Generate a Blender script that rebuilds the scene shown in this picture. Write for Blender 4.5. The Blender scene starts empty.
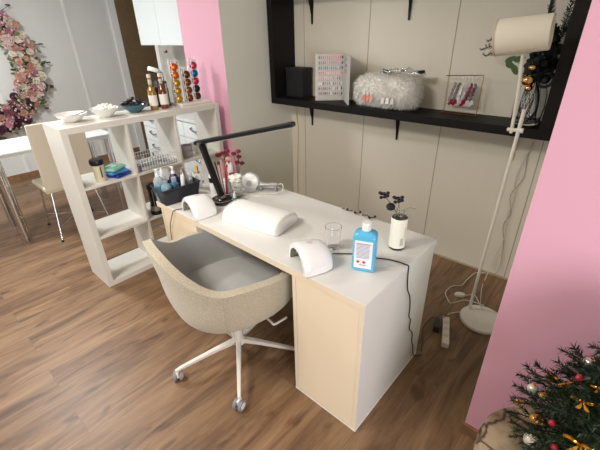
import bpy, bmesh, math, random
from mathutils import Vector, Matrix
random.seed(7)
SC = bpy.context.scene
COL = SC.collection
PI = math.pi

# ------------------------------------------------------------------ materials
def lin(c):
    if isinstance(c, str):
        c = [int(c[i:i+2], 16)/255 for i in (0, 2, 4)]
    return tuple(((x/12.92) if x <= .04045 else ((x+.055)/1.055)**2.4) for x in c) + (1,)
_m = {}
def M(name, col='ffffff', rough=.5, metal=0, bump=0, bscale=40, var=0, vscale=6, trans=0, ior=1.45, coat=0, emis=None, estr=0, alpha=1, sheen=0, spec=None):
    if name in _m: return _m[name]
    m = bpy.data.materials.new(name); m.use_nodes = True
    nt = m.node_tree; b = nt.nodes['Principled BSDF']
    b.inputs['Base Color'].default_value = lin(col)
    b.inputs['Roughness'].default_value = rough
    b.inputs['Metallic'].default_value = metal
    b.inputs['Transmission Weight'].default_value = trans
    b.inputs['IOR'].default_value = ior
    b.inputs['Coat Weight'].default_value = coat
    b.inputs['Sheen Weight'].default_value = sheen
    if spec is not None: b.inputs['Specular IOR Level'].default_value = spec
    if alpha < 1: b.inputs['Alpha'].default_value = alpha
    if emis:
        b.inputs['Emission Color'].default_value = lin(emis); b.inputs['Emission Strength'].default_value = estr
    tc = nt.nodes.new('ShaderNodeTexCoord')
    if bump:
        n = nt.nodes.new('ShaderNodeTexNoise'); n.inputs['Scale'].default_value = bscale; n.inputs['Detail'].default_value = 4
        nt.links.new(tc.outputs['Object'], n.inputs['Vector'])
        bp = nt.nodes.new('ShaderNodeBump'); bp.inputs['Strength'].default_value = bump; bp.inputs['Distance'].default_value = .004
        nt.links.new(n.outputs['Fac'], bp.inputs['Height']); nt.links.new(bp.outputs['Normal'], b.inputs['Normal'])
    if var:
        n = nt.nodes.new('ShaderNodeTexNoise'); n.inputs['Scale'].default_value = vscale; n.inputs['Detail'].default_value = 5
        nt.links.new(tc.outputs['Object'], n.inputs['Vector'])
        r = nt.nodes.new('ShaderNodeValToRGB')
        c = lin(col)
        r.color_ramp.elements[0].position = .3; r.color_ramp.elements[1].position = .7
        r.color_ramp.elements[0].color = tuple(x*(1-var) for x in c[:3]) + (1,)
        r.color_ramp.elements[1].color = tuple(min(1, x*(1+var*.6)) for x in c[:3]) + (1,)
        nt.links.new(n.outputs['Fac'], r.inputs['Fac']); nt.links.new(r.outputs['Color'], b.inputs['Base Color'])
    _m[name] = m
    return m

def floor_material():
    m = bpy.data.materials.new('oak_plank_floor'); m.use_nodes = True
    nt = m.node_tree; N = nt.nodes; L = nt.links; b = N['Principled BSDF']
    tc = N.new('ShaderNodeTexCoord')
    mp = N.new('ShaderNodeMapping'); mp.inputs['Rotation'].default_value = (0, 0, PI/2)
    L.new(tc.outputs['Object'], mp.inputs['Vector'])
    br = N.new('ShaderNodeTexBrick'); br.offset = .37; br.inputs['Scale'].default_value = 1
    br.inputs['Brick Width'].default_value = 1.25; br.inputs['Row Height'].default_value = .18
    br.inputs['Mortar Size'].default_value = .0012; br.inputs['Mortar Smooth'].default_value = .3
    br.inputs['Bias'].default_value = 0
    br.inputs['Color1'].default_value = (0, 0, 0, 1); br.inputs['Color2'].default_value = (1, 1, 1, 1)
    br.inputs['Mortar'].default_value = (.4, .4, .4, 1)
    L.new(mp.outputs['Vector'], br.inputs['Vector'])
    # grain, shifted from plank to plank
    sh = N.new('ShaderNodeVectorMath'); sh.operation = 'MULTIPLY_ADD'
    L.new(br.outputs['Color'], sh.inputs[0]); sh.inputs[1].default_value = (7, 3, 5); L.new(mp.outputs['Vector'], sh.inputs[2])
    g1m = N.new('ShaderNodeMapping'); g1m.inputs['Scale'].default_value = (1.1, 8, 1); L.new(sh.outputs[0], g1m.inputs['Vector'])
    g1 = N.new('ShaderNodeTexNoise'); g1.inputs['Scale'].default_value = 1.6; g1.inputs['Detail'].default_value = 6; g1.inputs['Roughness'].default_value = .62; g1.inputs['Distortion'].default_value = .9
    L.new(g1m.outputs['Vector'], g1.inputs['Vector'])
    g2m = N.new('ShaderNodeMapping'); g2m.inputs['Scale'].default_value = (4, 90, 1); L.new(sh.outputs[0], g2m.inputs['Vector'])
    g2 = N.new('ShaderNodeTexNoise'); g2.inputs['Scale'].default_value = 1.5; g2.inputs['Detail'].default_value = 3
    L.new(g2m.outputs['Vector'], g2.inputs['Vector'])
    kn = N.new('ShaderNodeTexNoise'); kn.inputs['Scale'].default_value = 4.5; kn.inputs['Detail'].default_value = 2; kn.inputs['Distortion'].default_value = 1.5
    knm = N.new('ShaderNodeMapping'); knm.inputs['Scale'].default_value = (.7, 2.2, 1); L.new(sh.outputs[0], knm.inputs['Vector']); L.new(knm.outputs['Vector'], kn.inputs['Vector'])
    r = N.new('ShaderNodeValToRGB'); e = r.color_ramp.elements
    e[0].position = .30; e[0].color = lin('5d432e'); e[1].position = .74; e[1].color = lin('a08262')
    x = e.new(.44); x.color = lin('7a5c42'); x = e.new(.57); x.color = lin('8d6e50')
    L.new(g1.outputs['Fac'], r.inputs['Fac'])
    mx = N.new('ShaderNodeMixRGB'); mx.blend_type = 'MULTIPLY'; mx.inputs['Fac'].default_value = .28
    r2 = N.new('ShaderNodeValToRGB'); r2.color_ramp.elements[0].position = .32; r2.color_ramp.elements[0].color = (.5, .45, .42, 1); r2.color_ramp.elements[1].position = .55; r2.color_ramp.elements[1].color = (1, 1, 1, 1)
    L.new(g2.outputs['Fac'], r2.inputs['Fac']); L.new(r.outputs['Color'], mx.inputs[1]); L.new(r2.outputs['Color'], mx.inputs[2])
    mk = N.new('ShaderNodeMixRGB'); mk.blend_type = 'MULTIPLY'; mk.inputs['Fac'].default_value = .75
    r4 = N.new('ShaderNodeValToRGB'); r4.color_ramp.elements[0].position = .30; r4.color_ramp.elements[0].color = (.42, .36, .32, 1); r4.color_ramp.elements[1].position = .40; r4.color_ramp.elements[1].color = (1, 1, 1, 1)
    L.new(kn.outputs['Fac'], r4.inputs['Fac']); L.new(mx.outputs[0], mk.inputs[1]); L.new(r4.outputs['Color'], mk.inputs[2])
    hs = N.new('ShaderNodeMixRGB'); hs.blend_type = 'MULTIPLY'; hs.inputs['Fac'].default_value = 1
    r3 = N.new('ShaderNodeValToRGB'); r3.color_ramp.elements[0].color = (.88, .87, .86, 1); r3.color_ramp.elements[1].color = (1.03, 1.02, 1.01, 1)
    L.new(br.outputs['Color'], r3.inputs['Fac']); L.new(mk.outputs[0], hs.inputs[1]); L.new(r3.outputs['Color'], hs.inputs[2])
    mo = N.new('ShaderNodeMixRGB'); L.new(br.outputs['Fac'], mo.inputs['Fac']); L.new(hs.outputs[0], mo.inputs[1]); mo.inputs[2].default_value = lin('6d5240')
    L.new(mo.outputs[0], b.inputs['Base Color'])
    b.inputs['Roughness'].default_value = .42
    bp = N.new('ShaderNodeBump'); bp.inputs['Strength'].default_value = .12; bp.inputs['Distance'].default_value = .003
    L.new(g1.outputs['Fac'], bp.inputs['Height']); L.new(bp.outputs['Normal'], b.inputs['Normal'])
    return m

def stump_material():
    m = bpy.data.materials.new('cracked_pale_wood'); m.use_nodes = True
    nt = m.node_tree; N = nt.nodes; L = nt.links; b = N['Principled BSDF']
    tc = N.new('ShaderNodeTexCoord')
    n = N.new('ShaderNodeTexNoise'); n.inputs['Scale'].default_value = 9; n.inputs['Detail'].default_value = 6
    L.new(tc.outputs['Object'], n.inputs['Vector'])
    r = N.new('ShaderNodeValToRGB'); r.color_ramp.elements[0].position = .35; r.color_ramp.elements[0].color = lin('6f583f'); r.color_ramp.elements[1].position = .62; r.color_ramp.elements[1].color = lin('b5a182')
    L.new(n.outputs['Fac'], r.inputs['Fac'])
    ad = N.new('ShaderNodeMixRGB'); ad.inputs['Fac'].default_value = .12; L.new(tc.outputs['Object'], ad.inputs[1]); L.new(n.outputs['Color'], ad.inputs[2])
    v = N.new('ShaderNodeTexVoronoi'); v.feature = 'DISTANCE_TO_EDGE'; v.inputs['Scale'].default_value = 8
    L.new(ad.outputs[0], v.inputs['Vector'])
    r2 = N.new('ShaderNodeValToRGB'); r2.color_ramp.elements[0].position = .0; r2.color_ramp.elements[0].color = lin('4a2c1c'); r2.color_ramp.elements[1].position = .075; r2.color_ramp.elements[1].color = (1, 1, 1, 1)
    L.new(v.outputs['Distance'], r2.inputs['Fac'])
    mx = N.new('ShaderNodeMixRGB'); mx.blend_type = 'MULTIPLY'; mx.inputs['Fac'].default_value = 1
    L.new(r.outputs['Color'], mx.inputs[1]); L.new(r2.outputs['Color'], mx.inputs[2]); L.new(mx.outputs[0], b.inputs['Base Color'])
    b.inputs['Roughness'].default_value = .55
    return m

WHITE = M('white_melamine', 'e6e4de', .38, bump=.03, bscale=120)
WHITE2 = M('white_foil_shelf', 'dfdbd1', .42)
EDGE = M('white_edge_band', 'f6f1e6', .35)
PANEL = M('cream_white_panel', 'ecdabd', .45)
WALLG = M('pale_grey_wall', 'dfe0db', .8, bump=.05, bscale=90)
WALLB = M('warm_white_wall_panel', 'e4dccb', .7, bump=.04, bscale=70)
GROOVE = M('panel_seam', 'aaa292', .8)
PINK = M('pink_wall_paint', 'e0a9bb', .62, bump=.04, bscale=150)
BROWNB = M('brown_baseboard', '8a6a4a', .5, var=.25, vscale=20)
BROWND = M('brown_wall_panel', '7c6547', .7, var=.12, vscale=25)
CEIL = M('ceiling_white', 'ecebe6', .9)
BLACKW = M('black_brown_wood', '14100f', .55, bump=.05, bscale=60, spec=.25)
BLACK = M('matt_black', '121213', .35)
BLACKP = M('black_plastic', '1b1b1d', .32)
DGREY = M('dark_grey_plastic', '33343a', .45)
CHROME = M('chrome', 'd8d8d8', .12, 1)
STEEL = M('brushed_steel', 'b0aca6', .3, 1)
GOLD = M('gold_foil', 'e0a43a', .22, 1)
BRASS = M('rose_gold_wire', 'b98a5a', .3, 1)
GLASS = M('clear_glass', 'ffffff', .02, trans=1, ior=1.45)
ACRYL = M('clear_acrylic', 'fbfdfd', .12, trans=.7, ior=1.15)
FROST = M('frosted_plastic', 'e8eef0', .35, trans=.6, ior=1.2)
LAMPW = M('white_painted_steel', 'e9e2d6', .35)
PLASW = M('glossy_white_plastic', 'f4f3f0', .18, coat=.4)
FAB = M('beige_tweed', 'c2b7a0', .95, bump=.7, bscale=300, var=.22, vscale=190, sheen=.3)
FABG = M('grey_fabric_lining', 'b4b3af', .95, bump=.4, bscale=380, var=.08, vscale=220, sheen=.3)
CUSH = M('white_leatherette', 'f5f3ee', .5, bump=.04, bscale=90)
SHADE = M('cream_lamp_shade_fabric', 'f2e8d6', .85, bump=.2, bscale=350)

# ------------------------------------------------------------------ geometry helpers
W = {}
def xf(loc=(0, 0, 0), rz=0): return Matrix.Translation(loc) @ Matrix.Rotation(rz, 4, 'Z')
def thing(name, label, cat, loc=(0, 0, 0), rz=0, group=None):
    o = bpy.data.objects.new(name, None); COL.objects.link(o)
    o.empty_display_size = .05
    o.location = loc; o.rotation_euler = (0, 0, rz); W[o.name] = xf(loc, rz)
    tag(o, label, cat, group); return o
def tag(o, label=None, cat=None, group=None, kind=None):
    if label: o['label'] = label
    if cat: o['category'] = cat
    if group: o['group'] = group
    if kind: o['kind'] = kind
    return o
def copy_tree(o, parent=None):
    c = o.copy(); COL.objects.link(c)
    if parent: c.parent = parent
    for ch in list(o.children): copy_tree(ch, c)
    return c

def spline(pts, k=6, closed=False):
    P = [Vector(p) for p in pts]; n = len(P); out = []
    if n < 3: return P
    rng = n if closed else n-1
    for i in range(rng):
        if closed: a, b, c, d = P[(i-1) % n], P[i], P[(i+1) % n], P[(i+2) % n]
        else: a, b, c, d = P[max(i-1, 0)], P[i], P[i+1], P[min(i+2, n-1)]
        for j in range(k):
            t = j/k; out.append(.5*((2*b)+(-a+c)*t+(2*a-5*b+4*c-d)*t*t+(-a+3*b-3*c+d)*t*t*t))
    if not closed: out.append(P[-1])
    return out

class B:
    def __init__(s): s.bm = bmesh.new(); s.mi = 0
    def f(s, vs):
        try:
            f = s.bm.faces.new(vs); f.material_index = s.mi; return f
        except ValueError: return None
    def box(s, x0, x1, y0, y1, z0, z1, mat=None):
        v = []
        for z in (z0, z1):
            for x, y in ((x0, y0), (x1, y0), (x1, y1), (x0, y1)):
                p = Vector((x, y, z)); v.append(s.bm.verts.new(mat @ p if mat else p))
        for q in ((3, 2, 1, 0), (4, 5, 6, 7), (0, 1, 5, 4), (1, 2, 6, 5), (2, 3, 7, 6), (3, 0, 4, 7)): s.f([v[i] for i in q])
        return s
    def obox(s, c, size, rot=(0, 0, 0)):
        from mathutils import Euler
        m = Matrix.Translation(c) @ Euler(rot).to_matrix().to_4x4(); a, b, d = [q/2 for q in size]
        return s.box(-a, a, -b, b, -d, d, m)
    def lathe(s, prof, n=24, c=(0, 0, 0), mat=None, sx=1, sy=1):
        rings = []
        for r, z in prof:
            if r < 1e-6: p = Vector((c[0], c[1], c[2]+z)); rings.append([s.bm.verts.new(mat @ p if mat else p)])
            else:
                rg = []
                for i in range(n):
                    a = 2*PI*i/n; p = Vector((c[0]+r*sx*math.cos(a), c[1]+r*sy*math.sin(a), c[2]+z)); rg.append(s.bm.verts.new(mat @ p if mat else p))
                rings.append(rg)
        for A, C_ in zip(rings, rings[1:]):
            for i in range(n):
                j = (i+1) % n
                if len(A) == 1 and len(C_) == 1: continue
                if len(A) == 1: s.f([A[0], C_[j], C_[i]])
                elif len(C_) == 1: s.f([A[i], A[j], C_[0]])
                else: s.f([A[i], A[j], C_[j], C_[i]])
        return s
    def cyl(s, p0, p1, r0, r1=None, n=16, cap=True):
        r1 = r0 if r1 is None else r1
        p0, p1 = Vector(p0), Vector(p1); d = p1-p0; L = d.length
        m = Matrix.Translation(p0) @ d.to_track_quat('Z', 'Y').to_matrix().to_4x4()
        pr = [(r0, 0), (r1, L)]
        if cap: pr = [(0, 0)]+pr+[(0, L)]
        return s.lathe(pr, n, mat=m)
    def ball(s, c, r, n=14, sz=1, mat=None):
        k = max(4, n//2); pr = [(r*math.sin(PI*i/k), -r*sz*math.cos(PI*i/k)) for i in range(k+1)]
        pr[0] = (0, pr[0][1]); pr[-1] = (0, pr[-1][1])
        return s.lathe(pr, n, c, mat)
    def tube(s, pts, r, n=8, closed=False, radii=None):
        P = [Vector(p) for p in pts]; m = len(P); rings = []; up = None
        for i, p in enumerate(P):
            if closed: t = (P[(i+1) % m]-P[i-1])
            else: t = P[min(i+1, m-1)]-P[max(i-1, 0)]
            if t.length < 1e-9: t = Vector((0, 0, 1))
            t.normalize()
            if up is None: up = t.orthogonal().normalized()
            up = (up-t*up.dot(t)); up = up.normalized() if up.length > 1e-6 else t.orthogonal().normalized()
            w = t.cross(up); rr = radii[i] if radii else r
            rings.append([s.bm.verts.new(p+rr*(math.cos(2*PI*j/n)*up+math.sin(2*PI*j/n)*w)) for j in range(n)])
        pairs = list(zip(rings, rings[1:]))+([(rings[-1], rings[0])] if closed else [])
        for A, C_ in pairs:
            for j in range(n): s.f([A[j], A[(j+1) % n], C_[(j+1) % n], C_[j]])
        if not closed:
            s.f(rings[0][::-1]); s.f(rings[-1])
        return s
    def prism(s, poly, z0, z1, mat=None):
        lo = [s.bm.verts.new((mat @ Vector((x, y, z0))) if mat else (x, y, z0)) for x, y in poly]
        hi = [s.bm.verts.new((mat @ Vector((x, y, z1))) if mat else (x, y, z1)) for x, y in poly]
        n = len(poly); s.f(lo[::-1]); s.f(hi)
        for i in range(n): s.f([lo[i], lo[(i+1) % n], hi[(i+1) % n], hi[i]])
        return s
    def quad(s, pts): return s.f([s.bm.verts.new(p) for p in pts])
    def build(s, name, mat, parent=None, smooth=False, bevel=0, world=False, sub=0, solid=0, seg=2, label=None, auto=True):
        bm = s.bm
        if world and parent is not None: bm.transform(W[parent.name].inverted())
        bmesh.ops.recalc_face_normals(bm, faces=bm.faces)
        me = bpy.data.meshes.new(name); bm.to_mesh(me); bm.free()
        for mm in (mat if isinstance(mat, (list, tuple)) else [mat]): me.materials.append(mm)
        if smooth:
            for p in me.polygons: p.use_smooth = True
            if auto:
                me.update()
                bm2 = bmesh.new(); bm2.from_mesh(me)
                for e in bm2.edges:
                    if len(e.link_faces) == 2 and e.calc_face_angle(0) > .7: e.smooth = False
                bm2.to_mesh(me); bm2.free()
        o = bpy.data.objects.new(name, me); COL.objects.link(o)
        if parent is not None: o.parent = parent; W[o.name] = W[parent.name]
        else: W[o.name] = Matrix.Identity(4)
        if solid:
            q = o.modifiers.new('s', 'SOLIDIFY'); q.thickness = solid; q.offset = -1
        if bevel:
            q = o.modifiers.new('b', 'BEVEL'); q.width = bevel; q.segments = seg; q.limit_method = 'ANGLE'; q.angle_limit = .6
            q.harden_normals = False
        if sub:
            q = o.modifiers.new('ss', 'SUBSURF'); q.levels = sub; q.render_levels = sub
        if label: o['label'] = label
        return o
def struct(name, b, mat, **k):
    o = b.build(name, mat, **k)
    if o.parent is None: o['kind'] = 'structure'
    return o
def rbox(name, mat, parent, x0, x1, y0, y1, z0, z1, bevel=.003, world=True, **k):
    return B().box(x0, x1, y0, y1, z0, z1).build(name, mat, parent, bevel=bevel, world=world, **k)

# ------------------------------------------------------------------ the room
H = 2.55
struct('floor', B().box(-5.1, 2.6, -4.4, 3.2, -.05, 0), floor_material())
struct('ceiling', B().box(-5.2, 2.7, -4.5, 3.3, H, H+.06), CEIL)
# left wall with battens and a brown leaf at its far end
struct('wall_left', B().box(-5.22, -5.1, -4.4, 3.2, 0, H), WALLG)
struct('trim_1', B().box(-5.1, -5.092, 1.055, 1.085, 0, H), M('batten_white', 'eeeeea', .5))
struct('trim_2', B().box(-5.1, -5.075, 1.60, 1.70, 0, H), M('batten_white'), bevel=.004)
struct('trim_3', B().box(-5.1, -5.092, .10, .13, 0, H), M('batten_white'))
struct('baseboard_left', B().box(-5.1, -5.085, -4.4, 1.6, 0, .065), BROWNB)
d = B().box(-5.1, -5.07, 1.70, 2.75, 0, H); struct('door_1', d, BROWND)
# kitchen partition
struct('wall_kitchen', B().box(-3.97, -1.9, 1.60, 1.72, 0, H), M('kitchen_splash_grey', 'bdbab0', .45, var=.12, vscale=9))
struct('trim_4', B().box(-4.0, -3.93, 1.57, 1.73, 0, H), M('batten_white'), bevel=.004)
struct('wall_far', B().box(-5.2, -1.9, 3.1, 3.2, 0, H), WALLG)
# pink column between kitchen and alcove
struct('wall_pillar_left', B().box(-2.37, -1.862, .93, 1.60, 0, H), [PINK])
struct('wall_alcove_left', B().box(-2.3, -1.861, .9305, 1.64, 0, H), M('alcove_grey_side', 'dfdccf', .8, bump=.05, bscale=90))
struct('wall_back', B().box(-1.9, .5, 1.64, 1.74, 0, H), WALLB)
for i, x in enumerate((-1.695, -1.078, -.456, .165)):
    struct('trim_%d' % (5+i), B().box(x-.0025, x+.0025, 1.6385, 1.641, .0, H), GROOVE)
struct('baseboard_back', B().box(-1.86, .355, 1.628, 1.64, 0, .012), M('pale_floor_bead', 'b9a88c', .5))
struct('wall_right', B().box(.359, 2.6, .316, 1.74, 0, H), PINK)
struct('wall_alcove_right', B().box(.3585, .5, .3165, 1.64, 0, H), M('alcove_grey_side'))
struct('baseboard_right', B().box(.345, 2.6, .303, .316, 0, .06), BROWNB, bevel=.002)
struct('wall_right_side', B().box(2.6, 2.7, -4.4, .4, 0, H), WALLG)
w = B(); w.box(-5.2, -4.6, -4.5, -4.4, 0, H); w.box(-1.2, 2.7, -4.5, -4.4, 0, H); w.box(-4.6, -1.2, -4.5, -4.4, 0, .35); w.box(-4.6, -1.2, -4.5, -4.4, 2.35, H)
struct('wall_front', w, WALLG)

# ------------------------------------------------------------------ desk
DH = .72
t = thing('desk', 'long white office desk on two cabinet ends, one end nearest the camera', 'desk', (-.715, .3, 0))
rbox('tabletop', WHITE, t, -1.433, .004, -.004, .607, .69, DH, .0015)
B().box(-1.433, .004, -.0046, -.0038, .6905, .7195).build('front_edge_band', M('beige_edge_band', 'e8d8bd', .45), t, world=True)
def cabinet(x0, x1, flip, lab):
    c = B()
    c.box(x0, x0+.018, 0, .6, 0, .69); c.box(x1-.018, x1, 0, .6, 0, .69)
    c.box(x0+.018, x1-.018, .58, .6, 0, .69); c.box(x0+.018, x1-.018, 0.004, .58, .672, .69); c.box(x0+.018, x1-.018, 0.004, .58, .0, .018)
    o = c.build('cabinet', WHITE, t, world=True, bevel=.001); o['label'] = lab
    B().box(x0+.0187, x1-.0187, .0004, .02, .008, .6885).build('door_panel', PANEL, o, world=True, bevel=.002)
    B().box(x0, x0+.0185, -.0006, .0, .006, .6895).box(x1-.0185, x1, -.0006, .0, .006, .6895).build('edge_band', M('beige_edge_band'), o, world=True)
    B().box(x0-.001, x1+.001, -.002, .0005, 0, .006).box(x1-.0, x1+.002, 0, .6, 0, .006).build('bottom_edge_strip', EDGE, o, world=True)
    return o
cabinet(-.353, 0, 0, 'near white cabinet under the right end of the top')
cabinet(-1.398, -1.045, 1, 'far white cabinet under the left end of the top')
rbox('back_panel', WHITE, t, -1.045, -.353, .55, .566, .25, .69)

# ------------------------------------------------------------------ cube shelf
KX, KY, KL, KD, KH = -1.915, -.2525, 1.1235, .302, 1.1155
t = thing('cube_shelf', 'white open cube shelf unit of nine compartments beside the desk', 'shelf', (KX-KD/2, KY+KL/2, 0))
X0, X1 = KX-KD, KX
rbox('side_panel', WHITE2, t, X0, X1, KY, KY+.038, .0, KH, .0015)
rbox('side_panel', WHITE2, t, X0, X1, KY+KL-.038, KY+KL, 0, KH, .0015)
rbox('top_panel', WHITE2, t, X0, X1, KY+.038, KY+KL-.038, KH-.038, KH, .0015)
rbox('bottom_panel', WHITE2, t, X0, X1, KY+.038, KY+KL-.038, 0.0, .038, .0015)
dv = [KY+KL/2-.177, KY+KL/2+.177]
for z in (.374, .725): rbox('shelf_board', WHITE2, t, X0+.002, X1-.002, KY+.038, KY+KL-.038, z, z+.016, .001)
for y in dv:
    for z0, z1 in ((.038, .374), (.39, .725), (.741, KH-.038)): rbox('divider', WHITE2, t, X0+.002, X1-.002, y-.008, y+.008, z0, z1, .001)
KT = KH

# ------------------------------------------------------------------ swivel chair
t = thing('swivel_armchair', 'beige fabric bucket armchair on white castored base pushed under the desk', 'chair', (-.745, -.032, 0), math.radians(-12))
def sm(a, b, x):
    x = max(0, min(1, (x-a)/(b-a))); return x*x*(3-2*x)
def rim(th):
    a = abs(th)
    h = .805-.155*sm(8, 62, a)-.025*sm(70, 120, a)-.15*sm(128, 165, a)
    return h
prof = [(.0, .358), (.35, .361), (.62, .370), (.79, .390), (.90, .428), (.955, .485), (.985, .54), (1.0, .60), (1.02, .66), (1.035, .72), (1.045, .78), (1.05, .84)]
def shell_pt(th, s, inset=0):
    # s 0..1 along profile up to rim height
    h = rim(th); zt = s
    a = math.radians(th)
    dx, dy = math.sin(a), -math.cos(a)
    # squarish footprint
    e = 2.45; k = (abs(dx)**e+abs(dy)**e)**(-1/e)
    R = .315 if True else 0
    ry = .315 if dy < 0 else .34
    return dx*k*R, dy*k*ry, h
def prof_at(u, h):
    # u in 0..1, arc param; scale z so that the last is h
    n = len(prof)-1; x = u*n; i = min(int(x), n-1); f = x-i
    r = prof[i][0]*(1-f)+prof[i+1][0]*f; z = prof[i][1]*(1-f)+prof[i+1][1]*f
    return r, z
b = B(); NT = 72; grid = []
for i in range(NT):
    th = -180+360*i/NT; px, py, h = shell_pt(th, 0)
    col = []
    # u of height h
    for j in range(15):
        s = j/14
        # find z target: first part follows the curved bottom, rest linear to h
        if s < .42: r, z = prof_at(s/.42*.42, h)
        else:
            z0 = prof_at(.42, h)[1]; z = z0+(h-z0)*(s-.42)/.58
            # radius at z
            r = 1.05
            for (ra, za), (rb, zb) in zip(prof, prof[1:]):
                if za <= z <= zb: r = ra+(rb-ra)*(z-za)/(zb-za); break
        sh = 1
        col.append((px*r, py*r-.02*sm(.6, .84, z)*(1 if abs(th) < 90 else 0), z))
    grid.append(col)
V = [[b.bm.verts.new(p) for p in col[1:]] for col in grid]
c0 = b.bm.verts.new((0, 0, .358))
for i in range(NT):
    A, C_ = V[i], V[(i+1) % NT]
    b.f([c0, C_[0], A[0]])
    for j in range(len(A)-1): b.f([A[j], C_[j], C_[j+1], A[j+1]])
o = b.build('shell', [FAB, FABG], t, smooth=True, auto=False)
q = o.modifiers.new('s', 'SOLIDIFY'); q.thickness = .038; q.offset = -1; q.material_offset = 1; q.material_offset_rim = 0
q = o.modifiers.new('b', 'BEVEL'); q.width = .016; q.segments = 4; q.limit_method = 'ANGLE'; q.angle_limit = .9
q = o.modifiers.new('ss', 'SUBSURF'); q.levels = 1; q.render_levels = 1
shell = o
for sgn in (-1, 1):
    idx = int((sgn*62+180)/360*NT); B().tube([Vector(p)*1.0+Vector((p[0], p[1], 0)).normalized()*.0005 for p in grid[idx][3:]], .0022, 6).build('seam', M('seam_thread', 'b9b09d', .9), shell, smooth=True)
# seat cushion
sp = [(0, .470), (.50, .470), (.76, .466), (.86, .458), (.885, .448), (.86, .44), (0, .44)]
b = B(); rings = []
for r, z in sp:
    if r == 0: rings.append([b.bm.verts.new((0, 0, z))]); continue
    rings.append([b.bm.verts.new((shell_pt(-180+360*i/48, 0)[0]*r*.93, shell_pt(-180+360*i/48, 0)[1]*r*.93, z)) for i in range(48)])
for A, C_ in zip(rings, rings[1:]):
    for i in range(48):
        j = (i+1) % 48
        if len(A) == 1: b.f([A[0], C_[i], C_[j]])
        elif len(C_) == 1: b.f([A[i], C_[0], A[j]])
        else: b.f([A[i], C_[i], C_[j], A[j]])
b.build('seat_cushion', FABG, t, smooth=True, auto=False)
b = B().cyl((0, 0, .10), (0, 0, .30), .026).cyl((0, 0, .30), (0, 0, .36), .017); b.build('gas_column', LAMPW, t, smooth=True)
b = B().obox((0, .02, .352), (.16, .22, .022)); b.build('seat_plate', LAMPW, t, bevel=.004)
b = B().tube(spline([(.10, .07, .345), (.22, .08, .342), (.245, .082, .338), (.248, .10, .336), (.245, .16, .338)]), .006, 8); b.build('height_lever', LAMPW, t, smooth=True)
hubb = B().lathe([(0, .075), (.034, .078), (.036, .105), (.03, .118), (0, .12)], 24).build('hub', LAMPW, t, smooth=True)
for k in range(5):
    a = math.radians((31, 103, 178, 254, 320)[k]+12); ca, sa = math.cos(a), math.sin(a)
    m = Matrix.Rotation(a, 4, 'Z')
    b = B()
    st = []
    for x, z, w_, hh in ((.02, .098, .028, .030), (.12, .094, .024, .024), (.24, .084, .020, .020), (.325, .076, .017, .017), (.345, .070, .015, .014)):
        st.append([b.bm.verts.new(m @ Vector((x, sy*w_/2, z+sz*hh/2))) for sy, sz in ((-1, -1), (1, -1), (1, 1), (-1, 1))])
    for A, C_ in zip(st, st[1:]):
        for j in range(4): b.f([A[j], A[(j+1) % 4], C_[(j+1) % 4], C_[j]])
    b.f(st[0][::-1]); b.f(st[-1])
    leg = b.build('leg', LAMPW, t, bevel=.004)
    c = Vector((.345, 0, 0)); cm = m @ Matrix.Translation(c) @ Matrix.Rotation(.5+k*1.3, 4, 'Z')
    b = B().cyl(cm @ Vector((0, 0, .045)), cm @ Vector((0, 0, .078)), .008)
    b.box(-.012, .02, -.006, .006, .026, .058, cm)
    cas = b.build('caster', LAMPW, leg, bevel=.002)
    b = B()
    for sy in (-1, 1): b.cyl(cm @ Vector((.008, sy*.008, .027)), cm @ Vector((.008, sy*.022, .027)), .027, n=24)
    whl = b.build('wheel', M('caster_tyre_grey', '85868a', .6), cas, smooth=True)
    b = B()
    for sy in (-1, 1): b.cyl(cm @ Vector((.008, sy*.022, .027)), cm @ Vector((.008, sy*.0245, .027)), .019, .016, n=20)
    # wheel caps are drawn with the caster fork
    me2 = b.bm; tmp = bpy.data.meshes.new('tmp'); bmesh.ops.recalc_face_normals(me2, faces=me2.faces); me2.to_mesh(tmp); me2.free()
    bmx = bmesh.new(); bmx.from_mesh(cas.data); bmx.from_mesh(tmp); bmx.to_mesh(cas.data); bmx.free(); bpy.data.meshes.remove(tmp)

# ------------------------------------------------------------------ black wall shelf frame
t = thing('wall_shelf_frame', 'large black rectangular wall shelf mounted in the alcove above the desk', 'shelf', (-.82, 1.64, 1.05))
FY0, FY1 = 1.38, 1.638
rbox('bottom_board', BLACKW, t, -1.85, .225, FY0, FY1, 1.05, 1.10, .0015)
rbox('top_board', BLACKW, t, -1.85, .225, FY0, FY1, 1.84, 1.89, .0015)
rbox('side_board', BLACKW, t, -1.85, -1.80, FY0, FY1, 1.10, 1.84, .0015)
rbox('side_board', BLACKW, t, .162, .225, FY0, FY1, 1.10, 1.84, .0015)
for z in (1.05, 1.84):
    for x in (-1.606, -.777, .022):
        b = B()
        b.prism([(-.014, 0), (.014, 0), (.006, -.20), (-.006, -.20)], 0, .008, Matrix.Translation((x, 1.638, z)) @ Matrix.Rotation(PI/2, 4, 'X'))
        b.prism([(-.014, 0), (.014, 0), (.008, -.19), (-.008, -.19)], -.006, 0, Matrix.Translation((x, 1.632, z)))
        b.prism([(0, 0), (-.05, 0), (0, -.16)], -.002, .002, Matrix.Translation((x, 1.632, z-.003)) @ Matrix.Rotation(PI/2, 4, 'Z') @ Matrix.Rotation(PI/2, 4, 'X') )
        b.build('bracket', BLACK, t, world=True)
SZ = 1.10
# black file box at the left end
t = thing('file_box', 'plain black box standing at the left end of the wall shelf', 'box', (-1.69, 1.56, SZ))
rbox('body', M('black_card', '1d1c20', .6), t, -1.785, -1.60, 1.50, 1.62, SZ, SZ+.205, .002)
rbox('lid', M('black_card_lid', '242329', .55), t, -1.788, -1.597, 1.497, 1.623, SZ+.205, SZ+.228, .002)

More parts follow.
